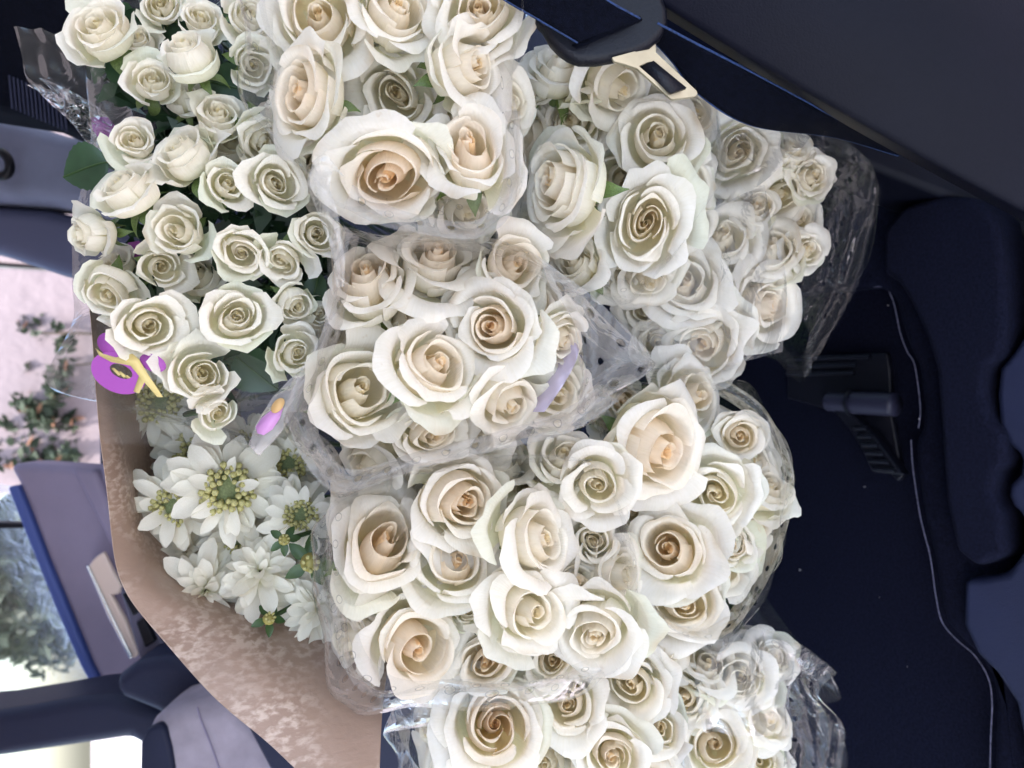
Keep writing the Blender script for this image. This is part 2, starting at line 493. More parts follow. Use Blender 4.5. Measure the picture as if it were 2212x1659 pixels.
# recess in the carpet with the seat adjuster: pocket, cylinder and ribbed lever
pocket = empty("seat_adjuster", Matrix.Translation(on_z(1880, 880, 0.0)))
tag(pocket, "black ribbed lever and grey cylinder set in the carpet beside the roses", "lever")
o = prism("pocket_rim", poly_z([(1700, 770), (1915, 762), (1922, 800), (1926, 900), (1950, 1030), (1938, 1040), (1880, 980), (1800, 890), (1700, 860)], 0.012), Vector((0, 0, -0.011)), MAT["black_plastic"], bevel=0.003, parent=pocket)
for k, (x0, y0, x1, y1) in enumerate(((1700, 776, 1880, 770), (1700, 792, 1850, 788), (1700, 808, 1845, 806))):
    o = obj("rail", tube_mesh("rail", [on_z(x0, y0, 0.02), on_z((x0 + x1) / 2, (y0 + y1) / 2, 0.02), on_z(x1, y1, 0.02)], 0.0035, MAT["black_plastic"], 8))
    set_parent(o, pocket)
p0, p1 = on_z(1790, 868, 0.035), on_z(1932, 874, 0.035)
cyl = catmull([p0, p0.lerp(p1, 0.34), p0.lerp(p1, 0.38), p0.lerp(p1, 0.96), p1, p1], 24)
tp = [0.85] * 9 + [1.0] * 13 + [0.93, 0.05]
o = obj("cylinder", tube_mesh("cylinder", cyl, 0.0155, plain("grey_cylinder", (0.014, 0.014, 0.028), rough=0.45), 20, tp)); set_parent(o, pocket)
o = obj("collar", tube_mesh("collar", [p0.lerp(p1, 0.36), p0.lerp(p1, 0.385), p0.lerp(p1, 0.41)], 0.0185, MAT["black_plastic"], 20)); set_parent(o, pocket)
lever = prism("lever", poly_z([(1770, 862), (1815, 870), (1850, 905), (1885, 940), (1952, 1028), (1882, 1020), (1862, 975), (1835, 930), (1800, 890)], 0.038), Vector((0, 0, -0.02)), MAT["black_plastic"], bevel=0.004, parent=pocket)
for k in range(6):
    t = k / 5
    a = Vector((1846 + 40 * t, 925 + 88 * t)); b = Vector((1872 + 62 * t, 925 + 92 * t))
    o = obj("rib", tube_mesh("rib", [on_z(a.x, a.y, 0.040), on_z((a.x + b.x) / 2, (a.y + b.y) / 2, 0.041), on_z(b.x, b.y, 0.040)], 0.0032, MAT["grey_plastic"] if False else MAT["black_plastic"], 6))
    set_parent(o, lever)

# near seat: big dark cushion leaning over the top right corner
def seat_cushion():
    nu, nv = 60, 36
    e0, e1 = np.array([1180.0, -140.0]), np.array([2420.0, 585.0])
    P = np.zeros((nv, nu, 3))
    for i in range(nu):
        s = i / (nu - 1)
        ex = e0 + (e1 - e0) * s + np.array([0, 26 * math.sin(s * 3.0 + 0.3)])
        for j in range(nv):
            t = j / (nv - 1)
            # roll over the edge, then a broad face swelling towards the viewer
            if t < 0.22:
                a = t / 0.22 * math.pi / 2
                off = 26 * (1 - math.cos(a)) - 6; dep = 0.60 - 0.085 * math.sin(a)
            else:
                q = (t - 0.22) / 0.78
                off = 20 + 900 * q; dep = 0.515 - 0.05 * math.sin(q * math.pi * 0.8) + 0.10 * q * q
            dep -= 0.02 * math.sin(s * math.pi)
            x, y = ex + np.array([0.50, -0.866]) * off
            P[j, i] = at(x, y, dep)
    me = grid_mesh("seat", P - P.mean((0, 1)), MAT["leather"])
    o = obj("cushion", me)
    o.location = Vector(P.mean((0, 1)))
    so = o.modifiers.new("solid", 'SOLIDIFY'); so.thickness = 0.03; so.offset = -1
    return o
seat_root = empty("car_seat", Matrix.Translation(at(1900, 300, 0.75)))
tag(seat_root, "large dark leather car seat leaning over the top right corner", "car seat")
set_parent(seat_cushion(), seat_root)
sb = prism("seat_base", [at(1500, 240, 0.86), at(1800, 330, 0.86), at(2080, 440, 0.86), at(2300, 560, 0.86), at(2500, 300, 0.86), at(1900, -200, 0.86)], img_dir(0, 0, -0.1), MAT["leather"], bevel=0.01, parent=seat_root)

# seat belt with its tongue
belt = empty("seat_belt", Matrix.Translation(at(1400, 60, 0.52)))
tag(belt, "black seat belt with blue edges and cream metal tongue hanging across the roses", "seat belt")
def strip(name, Lp, Rp, mat, thick, parent, n=60):
    A = catmull([at(*p) for p in Lp], n); B = catmull([at(*p) for p in Rp], n)
    T = np.linspace(0, 1, 9)[None, :, None]
    P = A[:, None, :] * (1 - T) + B[:, None, :] * T
    o = obj(name, grid_mesh(name, P, mat))
    s = o.modifiers.new("solid", 'SOLIDIFY'); s.thickness = thick; s.offset = 0
    set_parent(o, parent)
    for E in (A, B):
        e = obj("belt_edge", tube_mesh("belt_edge", E, 0.0009, MAT["webbing_edge"], 6)); set_parent(e, o)
    return o
strip("belt_webbing", [(1000, -60, .47), (1091, 0, .48), (1170, 46, .485), (1248, 92, .492)], [(1190, -75, .47), (1310, 0, .48), (1345, 20, .485), (1382, 40, .492)], MAT["webbing"], 0.0015, belt)
strip("belt_webbing", [(1395, 70, .515), (1450, 130, .525), (1508, 202, .535), (1624, 270, .56), (1804, 296, .62), (1940, 336, .68)],
      [(1420, 50, .500), (1500, 92, .505), (1607, 147, .515), (1778, 239, .545), (1860, 284, .60), (1950, 326, .68)], MAT["webbing"], 0.0015, belt)
tongue = prism("tongue_cover", [at(x, y, .50) for x, y in ((1150, 36), (1173, 60), (1187, 86), (1206, 107), (1228, 122), (1252, 131), (1290, 131), (1330, 124), (1375, 111), (1405, 99), (1430, 76), (1444, 50), (1444, 20), (1430, -20), (1400, -60), (1310, -90), (1220, -30))], img_dir(0, 0, -0.014), MAT["black_plastic"], bevel=0.005, parent=belt)
slot = prism("slot", [at(x, y, .4985) for x, y in ((1236, 96), (1382, 34), (1388, 42), (1246, 104))], img_dir(0, 0, -0.012), MAT["webbing"], bevel=0.0, parent=tongue)
def latch():
    outer = [(1322, 124), (1395, 104), (1416, 92), (1417, 113), (1505, 196), (1507, 203), (1502, 208), (1454, 214), (1448, 212), (1376, 147), (1346, 137), (1326, 132)]
    inner = [(1381, 142), (1400, 134), (1412, 132), (1416, 134), (1481, 189), (1482, 190), (1480, 192), (1450, 199), (1446, 199), (1384, 146), (1382, 144), (1381, 143)]
    n = len(outer)
    off = img_dir(0, 0, -0.003)
    dd = lambda x, y: .497 + (x - 1320) * 0.00010
    v = [at(x, y, dd(x, y)) for x, y in outer] + [at(x, y, dd(x, y)) for x, y in inner]
    v += [p + off for p in v]
    f = []
    for i in range(n):
        j = (i + 1) % n
        f += [(i, j, n + j, n + i), (2 * n + i, 3 * n + i, 3 * n + j, 2 * n + j), (i, 2 * n + i, 2 * n + j, j), (n + i, n + j, 3 * n + j, 3 * n + i)]
    c = v[0].copy()
    o = obj("latch_plate", mesh("latch_plate", [p - c for p in v], f, MAT["latch"], False)); o.location = c
    b = o.modifiers.new("bevel", 'BEVEL'); b.width = 0.0008; b.segments = 2
    set_parent(o, tongue)
    o = prism("latch_window", [at(x, y, .506) for x, y in ((1381, 142), (1412, 131), (1483, 189), (1449, 200))], img_dir(0, 0, -0.004), MAT["black_plastic"], parent=tongue)
latch()

# far side of the cabin, seen past the flowers on the left of the picture
def slab(name, pts, d, thick, mat, bevel=0.01, parent=None, segs=4):
    return prism(name, [at(p[0], p[1], p[2] if len(p) > 2 else d) for p in pts], img_dir(0, 0, -thick), mat, bevel, segs, parent)

far_seat = empty("far_seat", Matrix.Translation(at(60, 420, 1.25)))
tag(far_seat, "grey blue seat beyond the spray roses at the left edge", "car seat")
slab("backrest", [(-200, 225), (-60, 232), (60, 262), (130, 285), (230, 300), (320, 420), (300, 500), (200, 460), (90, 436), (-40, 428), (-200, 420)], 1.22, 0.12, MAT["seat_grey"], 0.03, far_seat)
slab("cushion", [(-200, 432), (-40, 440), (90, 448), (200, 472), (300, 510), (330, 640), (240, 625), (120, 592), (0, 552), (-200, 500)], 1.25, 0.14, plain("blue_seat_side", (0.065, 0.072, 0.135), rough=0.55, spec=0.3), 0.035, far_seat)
hd = obj("handle", tube_mesh("handle", catmull([at(-40, 322, 1.17), at(0, 328, 1.165), at(18, 345, 1.165), at(20, 368, 1.165), at(4, 380, 1.165), at(-40, 372, 1.17)], 30), 0.0075, MAT["black_plastic"], 10)); set_parent(hd, far_seat)

nb = empty("dark_bolster", Matrix.Translation(at(60, 100, 0.95)))
tag(nb, "black ribbed cloth panel behind the spray roses in the top left corner", "seat panel")
slab("panel", [(-200, -200), (330, -200), (330, 330), (240, 330), (150, 285), (60, 245), (-200, 205)], 0.98, 0.10, MAT["webbing"], 0.025, nb)
for k in range(14):
    x = 20 + k * 9
    o = obj("rib", tube_mesh("rib", [at(x, 205 + 0.42 * (x - 20) - 42, .9775), at(x + 4, 205 + .42 * (x - 20), .9775), at(x + 7, 205 + .42 * (x - 20) + 30, .979)], 0.0016, MAT["dash"], 6)); set_parent(o, nb)

door = empty("far_door", Matrix.Translation(at(120, 1250, 1.35)))
tag(door, "mauve grey far door frame with quarter window and chrome strip", "car door")
slab("pillar", [(10, 1003), (60, 1002), (150, 1008), (260, 1016), (300, 1200), (340, 1400), (330, 1480), (232, 1508), (196, 1440), (150, 1330), (100, 1210), (62, 1110), (36, 1048)], 1.34, 0.08, MAT["pillar"], 0.018, door)
slab("pillar_ridge", [(150, 1010), (205, 1016), (246, 1120), (262, 1190), (236, 1180), (196, 1100)], 1.325, 0.05, MAT["pillar"], 0.012, door)
slab("colour_fringe", [(14, 1052), (36, 1048), (62, 1110), (100, 1210), (150, 1330), (196, 1440), (236, 1510), (214, 1516), (172, 1440), (120, 1320), (72, 1200), (40, 1120)], 1.335, 0.05, MAT["door_blue"], 0.006, door)  # blue colour fringe along the pillar, put in as a solid strip
g = slab("quarter_window", [(-200, 1010), (20, 1050), (50, 1130), (100, 1250), (150, 1370), (222, 1512), (-200, 1580)], 1.37, 0.004, MAT["film_plain"], 0.0, door)
slab("crossbar", [(-200, 1120), (-40, 1128), (52, 1130), (55, 1142), (-40, 1144), (-200, 1140)], 1.345, 0.02, MAT["black_plastic"], 0.004, door)
slab("window_strip", [(190, 1222), (205, 1204), (222, 1192), (238, 1224), (262, 1268), (256, 1284), (240, 1286), (270, 1340), (298, 1412), (288, 1424), (282, 1418), (240, 1330)], 1.30, 0.012, plain("pale_pink_trim", (0.62, 0.50, 0.46), rough=0.3, spec=0.6), 0.004, door)
slab("chrome_edge", [(184, 1222), (191, 1222), (240, 1326), (286, 1420), (279, 1424), (232, 1334)], 1.296, 0.012, MAT["chrome"], 0.003, door)

slab("door_panel", [(206, -500), (208, 500), (212, 1000), (262, 1200), (330, 1420), (400, 1500), (420, 2000), (2400, 2000), (2400, -500)], 1.46, 0.05, MAT["dash"], 0.01, door)
dash = empty("dashboard", Matrix.Translation(at(250, 1560, 1.1)))
tag(dash, "dark navy dashboard below the brown paper in the lower left corner", "dashboard")
slab("dash_top", [(-200, 1560), (-60, 1549), (60, 1530), (160, 1512), (240, 1506), (330, 1530), (480, 1560), (560, 1600), (330, 1640), (280, 1598), (160, 1616), (0, 1640), (-200, 1660)], 1.16, 0.12, MAT["dash"], 0.03, dash)
slab("dash_hood", [(238, 1490), (250, 1462), (290, 1432), (350, 1420), (440, 1430), (560, 1560), (430, 1600), (330, 1540), (260, 1512)], 1.12, 0.12, MAT["dash"], 0.02, dash)
slab("vent", [(256, 1268), (300, 1300), (360, 1400), (350, 1420), (300, 1425)], 1.20, 0.03, plain("mauve_vent", (0.08, 0.075, 0.12), rough=0.5), 0.006, dash)
slab("vent_slat", [(262, 1284), (278, 1276), (300, 1320), (286, 1332)], 1.19, 0.02, MAT["black_plastic"], 0.003, dash)
slab("vent_slat", [(292, 1345), (310, 1335), (335, 1385), (312, 1400)], 1.19, 0.02, MAT["black_plastic"], 0.003, dash)

box = empty("grey_console", Matrix.Translation(at(450, 1640, 1.0)))
tag(box, "grey console box with a seam under the brown paper wrapping", "console")
slab("body", [(304, 1600), (318, 1566), (346, 1546), (420, 1522), (500, 1508), (720, 1700), (720, 1850), (300, 1850), (300, 1660)], 1.02, 0.15, MAT["seat_light"], 0.028, box, 6)
o = obj("seam", tube_mesh("seam", catmull([at(426, 1528, 1.0195), at(436, 1560, 1.0185), at(456, 1610, 1.0185), at(480, 1680, 1.0185)], 20), 0.0011, MAT["pillar"], 6)); set_parent(o, box)
slab("blue_end", [(302, 1606), (316, 1578), (338, 1566), (356, 1574), (368, 1620), (380, 1700), (300, 1700)], 1.012, 0.02, MAT["grey_plastic"], 0.008, box)
slab("dark_side", [(500, 1514), (545, 1528), (700, 1650), (760, 1740), (620, 1740), (545, 1600)], 0.99, 0.12, MAT["dash"], 0.02, box)

# centre tunnel on which the stems rest (hidden behind the blooms)
tun = prism("centre_tunnel", [(-0.62, 0.98, 0.0), (0.62, 0.98, 0.0), (0.62, 1.10, 0.0), (-0.62, 1.10, 0.0)], Vector((0, 0, 0.20)), MAT["dash"], 0.02)
tag(tun, "dark centre tunnel behind the bouquets", "tunnel")
roof = prism("car_roof", [(-1.7, -0.42, 1.52), (1.5, -0.42, 1.52), (1.5, 1.75, 1.52), (-1.7, 1.75, 1.52)], Vector((0, 0, 0.06)), plain("roof_lining", (0.45, 0.44, 0.43), rough=0.9), 0.02)
tag(roof, "pale lining of the car roof above the flowers", "car roof")

# ------------------------------------------------------------------ outside the far window
gnd = obj("ground", mesh("ground", [(-200, -200, -0.35), (200, -200, -0.35), (200, 200, -0.35), (-200, 200, -0.35)], [(0, 1, 2, 3)], plain("pale_paving", (0.33, 0.295, 0.30), rough=0.9, noise=(1.5, 0.15)), False))
tag(gnd, kind="structure")
# concrete wall across the lane
wallm = plain("pale_render_wall", (0.235, 0.195, 0.21), rough=0.9, noise=(1.3, 0.10), bump=(14, 0.01))
wall = empty("garden_wall", Matrix.Translation((0.9, 4.2, -0.35)))
tag(wall, "sunlit pale pink rendered wall outside the far window", "wall")
for k, (x0, x1) in enumerate(((-0.52, 0.55), (0.575, 2.2), (2.22, 4.2))):
    o = prism("wall_panel", [(x0, 4.2, -0.35), (x1, 4.2, -0.35), (x1, 4.2, 0.72 if k else 0.70), (x0, 4.2, 0.72 if k else 0.70)], Vector((0, 0.2, 0)), wallm, 0.01, 2, wall)
    o = prism("wall_panel", [(x0, 4.21, 0.735), (x1, 4.21, 0.735), (x1, 4.21, 2.6), (x0, 4.21, 2.6)], Vector((0, 0.2, 0)), wallm, 0.01, 2, wall)
slabm = plain("dark_skirting", (0.10, 0.10, 0.12), rough=0.8)
prism("skirting", [(0.1, 4.17, -0.34), (2.2, 4.17, -0.34), (2.2, 4.17, 0.20), (0.62, 4.17, 0.20), (0.55, 4.17, 0.12), (0.1, 4.17, 0.10)], Vector((0, 0.02, 0)), slabm, 0.0, 2, wall)

def leaf_cloud(name, blobs, n, size, mat, rng, mats=None):
    """many small leaf faces scattered through the given ellipsoids (centre, radii)"""
    V = np.zeros((n * 4, 3)); 
    w = np.array([b[1][0] * b[1][1] * b[1][2] for b in blobs]); w = w / w.sum()
    pick = rng.choice(len(blobs), n, p=w)
    C = np.array([b[0] for b in blobs])[pick]; Rr = np.array([b[1] for b in blobs])[pick]
    d = rng.normal(size=(n, 3)); d /= np.linalg.norm(d, axis=1)[:, None]
    d *= (rng.random(n) ** 0.45)[:, None]
    C = C + d * Rr
    a = rng.normal(size=(n, 3)); a /= np.linalg.norm(a, axis=1)[:, None]
    b = np.cross(a, rng.normal(size=(n, 3))); b /= np.linalg.norm(b, axis=1)[:, None]
    s = size * (0.6 + 0.8 * rng.random(n))[:, None]
    V[0::4] = C - a * s; V[1::4] = C + b * s * 0.45; V[2::4] = C + a * s; V[3::4] = C - b * s * 0.45
    c = C.mean(0)
    me = bpy.data.meshes.new(name)
    me.from_pydata((V - c).tolist(), [], [(4 * i, 4 * i + 1, 4 * i + 2, 4 * i + 3) for i in range(n)])
    me.materials.append(mat)
    if mats:
        for m_ in mats: me.materials.append(m_)
        me.polygons.foreach_set("material_index", rng.choice(len(mats) + 1, n, p=[0.93] + [0.07 / len(mats)] * len(mats)))
    me.update()
    o = obj(name, me); o.location = Vector(c)
    return o

rngo = np.random.default_rng(5)
MAT["outleaf"] = leaf_material("bush_leaf", (0.030, 0.046, 0.026), rough=0.6)
MAT["outleaf2"] = leaf_material("dry_bush_leaf", (0.32, 0.17, 0.11), rough=0.7)
MAT["bark"] = plain("bark", (0.10, 0.08, 0.065), rough=0.9, noise=(8, 0.3))
def plant(name, label, cat, blobs, base, n, size, group=None, mats=None):
    e = empty(name, Matrix.Translation(Vector(base)))
    tag(e, label, cat, group)
    o = leaf_cloud("crown", blobs, n, size, MAT["outleaf"], rngo, mats); set_parent(o, e)
    for b in blobs[:5]:
        top = Vector(b[0])
        mid = Vector(base).lerp(top, 0.5) + Vector((0.05, 0, -0.05))
        t = obj("trunk", tube_mesh("trunk", catmull([Vector(base), mid, top], 10), 0.02, MAT["bark"], 6, np.linspace(1, .3, 10))); set_parent(t, e)
    return e
def pb(px, py, d, r):
    p = at(px, py, d); return (tuple(p), (r, r, r))
rb = np.random.default_rng(12)
def scatter(n, x0, x1, y0, y1, d, r0, r1):
    return [pb(rb.uniform(x0, x1), rb.uniform(y0, y1), d + rb.uniform(-.2, .2), rb.uniform(r0, r1)) for _ in range(n)]
pz = at(60, 940, 3.6)
plant("flowering_bush", "large dark bush with a few orange tips in front of the pale wall", "bush",
      [pb(30, 930, 3.6, .15), pb(80, 985, 3.6, .13), pb(0, 870, 3.6, .13), pb(60, 870, 3.6, .10), pb(130, 990, 3.6, .09)] + scatter(26, -20, 160, 810, 1010, 3.6, .03, .075), (pz.x, pz.y, -0.35), 2600, 0.030, mats=[MAT["outleaf2"]])
pz = at(120, 760, 3.7)
plant("small_bush", "sparse dark bush against the pale wall, just above the larger bush", "bush",
      scatter(20, 60, 175, 700, 800, 3.7, .02, .055), (pz.x, pz.y, -0.35), 620, 0.026, mats=[MAT["outleaf2"]])
plant("shade_tree", "dark leafy tree behind the quarter window at the left edge", "tree",
      [pb(40, 1190, 5, .42), pb(90, 1290, 5, .36), pb(30, 1330, 5, .30), pb(110, 1390, 5, .22), pb(-30, 1250, 5, .4), pb(60, 1240, 5, .3)], (at(150, 1300, 5).x, at(150, 1300, 5).y, -0.35), 4200, 0.055)
far_house = prism("white_building", [(-3.6, 7, -0.35), (-2.55, 7, -0.35), (-2.55, 7, 0.55), (-3.6, 7, 0.55)], Vector((0, 1.5, 0)), plain("white_render", (0.5, 0.5, 0.52), rough=0.8), 0.02)
tag(far_house, "low white building beyond the quarter window", "building")
rw = prism("red_brick_wall", [(-4.9, 7.2, -0.35), (-3.75, 7.2, -0.35), (-3.75, 7.2, 0.75), (-4.9, 7.2, 0.75)], Vector((0, 0.3, 0)), plain("red_render", (0.55, 0.16, 0.14), rough=0.8, noise=(3, .3)), 0.02)
tag(rw, "red wall glimpsed in the bottom left corner", "wall")

# ------------------------------------------------------------------ roses
def smooth(x):
    x = np.clip(x, 0, 1); return x * x * (3 - 2 * x)

def petal_grid(rho, h, phi, lip, beta, k, th0, rng, nu, nv, tip=0.06, ruf=0.02, roll=2.3, base=0.07, flare=0.0, bot=0.0):
    U = np.linspace(-1, 1, nu)[None, :]
    V = np.linspace(0, 1, nv)[:, None] ** 0.85
    nick = (0.012 + 0.020 * min(1, rho)) * np.interp(U[0], np.linspace(-1, 1, 9), rng.normal(size=9))[None, :]
    vm = 1 - 0.20 * np.abs(U) ** 3.0 + nick
    vv = V * vm
    sp = float(np.clip(0.80 - 0.48 * lip, 0.58, 0.80))
    x = np.clip(vv / sp, 0, 1)
    y = np.clip((vv - sp) / (1 - sp), 0, 1.3)
    belly = rho * beta
    r = base + (belly - base) * np.sin(np.pi / 2 * np.clip(x / 0.72, 0, 1)) ** 0.85
    r = r + (rho - belly) * smooth((x - 0.66) / 0.34)
    r = r + flare * rho * x ** 3
    z = bot + (h - bot) * x ** 1.35
    lr = lip * 0.5 * (1 + 0.55 * U ** 2) * (1 + 0.25 * np.sin(3 * U + rng.uniform(0, 6)))
    a = y * roll
    r = r + lr * (1 - np.cos(a)) + tip * np.exp(-(U / 0.28) ** 2) * y
    z = z + lr * np.sin(a) * (1.0) + 0.03 * y * (lip < 0.05)
    # waviness along the rim
    ph = rng.uniform(0, 6.28, 3)
    wav = np.sin(2.3 * U + ph[0]) + 0.6 * np.sin(5.1 * U + ph[1]) + 0.45 * np.sin(9.7 * U + ph[2])
    z = z + ruf * wav * vv ** 3
    r = r * (1 + 0.7 * ruf * np.roll(wav, 3, axis=1) * vv ** 2)
    r = r * (1 + k * U * smooth(x / 0.7))
    w = 0.62 + 0.38 * smooth(vv / 0.5)
    th = th0 + phi * U * w
    P = np.stack([r * np.cos(th), r * np.sin(th), z + 0 * th], -1)
    UV = np.stack([0.5 + 0.5 * U + 0 * vv, vv + 0 * U], -1)
    return P, UV, x + 0 * U, y + 0 * U

GOLD = 2.39996
PEACH = np.array([0.98, 0.745, 0.465])
CREAM = np.array([0.965, 0.88, 0.665])
WHITE = np.array([0.96, 0.928, 0.875])
GREEN = np.array([0.82, 0.875, 0.66])

def layers(kind, rng, small=False):
    """list of (rho, h, halfangle, lip, beta, k, flare)"""
    out = []
    def seq(n, r0, r1, h0, h1, p0, p1, l0, l1, b0, b1, k0, k1, f0=0, f1=0):
        for i in range(n):
            t = i / max(1, n - 1)
            m = lambda a, b: a + (b - a) * t
            out.append((m(r0, r1), m(h0, h1), m(p0, p1), m(l0, l1), m(b0, b1), m(k0, k1), m(f0, f1)))
    if kind == 'C':            # cup round a plump bud, rolled outer petals
        seq(3, .09, .18, 1.07, 1.06, 1.9, 1.6, .01, .015, 1.2, 1.2, .16, .14)
        seq(2, .30, .42, 1.05, 1.02, 1.7, 1.5, .02, .03, 1.16, 1.12, .13, .12)
        seq(3, .54, .64, .99, .93, 1.4, 1.25, .10, .20, 1.06, 1.02, .11, .10)
        seq(4, .69, .82, .82, .62, 1.15, 1.0, .26, .34, 1.0, .92, .07, .05)
    elif kind == 'S':          # even spiral
        seq(4, .09, .21, 1.08, 1.07, 1.9, 1.6, .01, .02, 1.2, 1.18, .16, .14)
        seq(4, .27, .48, 1.06, 1.00, 1.5, 1.3, .03, .07, 1.15, 1.08, .13, .11)
        seq(3, .55, .68, .96, .84, 1.3, 1.15, .14, .24, 1.04, 1.0, .10, .08)
        seq(3, .74, .84, .74, .58, 1.1, .98, .28, .34, .97, .90, .06, .05)
    elif kind == 'B':          # tight bud with a few flung-open outer petals
        seq(3, .09, .20, 1.14, 1.13, 2.0, 1.7, .01, .02, 1.26, 1.24, .16, .14)
        seq(3, .30, .46, 1.10, 1.02, 1.6, 1.4, .03, .06, 1.24, 1.16, .13, .12)
        seq(5, .56, .82, .92, .56, 1.2, 1.0, .22, .36, 1.02, .90, .08, .05, 0, .04)
    elif kind == 'O':          # wide open, ruffled
        seq(6, .10, .36, .98, 1.0, 1.5, 1.2, .02, .05, 1.2, 1.15, .24, .18)
        seq(5, .42, .64, .98, .92, 1.25, 1.1, .07, .18, 1.10, 1.02, .14, .10)
        seq(4, .70, .84, .80, .60, 1.1, .95, .26, .34, .98, .90, .07, .05)
    elif kind == 'M':          # small spray rose
        seq(5, .12, .36, 1.08, 1.06, 1.8, 1.3, .02, .04, 1.2, 1.16, .18, .15)
        seq(4, .44, .66, 1.03, .94, 1.3, 1.12, .07, .15, 1.18, 1.1, .12, .10)
        seq(4, .74, .95, .84, .55, 1.0, .85, .18, .26, 1.02, .88, .08, .06, .02, .1)
    elif kind == 'T':          # small tight spray bud
        seq(4, .12, .32, 1.22, 1.22, 1.8, 1.4, .02, .04, 1.2, 1.2, .20, .16)
        seq(4, .40, .60, 1.2, 1.08, 1.3, 1.15, .06, .10, 1.35, 1.3, .12, .10)
        seq(3, .72, .92, .88, .55, 1.0, .85, .18, .26, 1.1, .9, .08, .06, .05, .15)
    # the bud is closed: each inner petal swells out to the rim of the next one
    for i in range(len(out) - 1):
        if out[i][0] < .50:
            q = list(out[i]); q[4] = float(np.clip(out[i + 1][0] / out[i][0] * 1.04, 1.06, 1.6)); out[i] = tuple(q)
    if kind in 'CSBO' and not small:   # upright guard petals packed against the neighbours
        seq(3, .88, .98, .60, .40, .95, .85, .22, .30, .95, .88, .05, .04, .02, .06)
    return out

def calyx_mesh(reflex):
    """hip and five sepals, unit rose"""
    V, F = [], []
    n = 10
    prof = [(0.05, -0.40), (0.12, -0.34), (0.15, -0.22), (0.14, -0.10), (0.07, -0.03)]
    for r, z in prof:
        for i in range(n):
            a = 2 * math.pi * i / n
            V.append((r * math.cos(a), r * math.sin(a), z))
    F += grid_faces(n, len(prof), True)
    return mesh("calyx", V, list(F), MAT["sepal"])

def sepal_mesh(reflex, seed):
    rg = np.random.default_rng(seed)
    nu, nv = 5, 9
    P = np.zeros((nv, nu, 3))
    for j in range(nv):
        t = j / (nv - 1)
        wv = 0.17 * math.sin(math.pi * min(1, t * 0.85 + 0.15)) ** 0.8 * (1 - t ** 3) + 0.012
        ang = 1.45 + (reflex - 1.6) * t
        r = 0.12 + 0.70 * t * math.sin(ang); z = -0.10 + 0.70 * t * math.cos(ang)
        for i in range(nu):
            u = (i / (nu - 1) - .5) * 2
            P[j, i] = (r + 0.10 * wv * abs(u), wv * u + 0.02 * math.sin(6 * t + seed), z + 0.25 * wv * abs(u))
    return grid_mesh("sepal", P, MAT["sepal"])
CALYX = calyx_mesh(0)
SEPALS = [sepal_mesh(r, i) for i, r in enumerate((2.1, 2.6, 2.3, 2.8, 2.4, 3.0))]

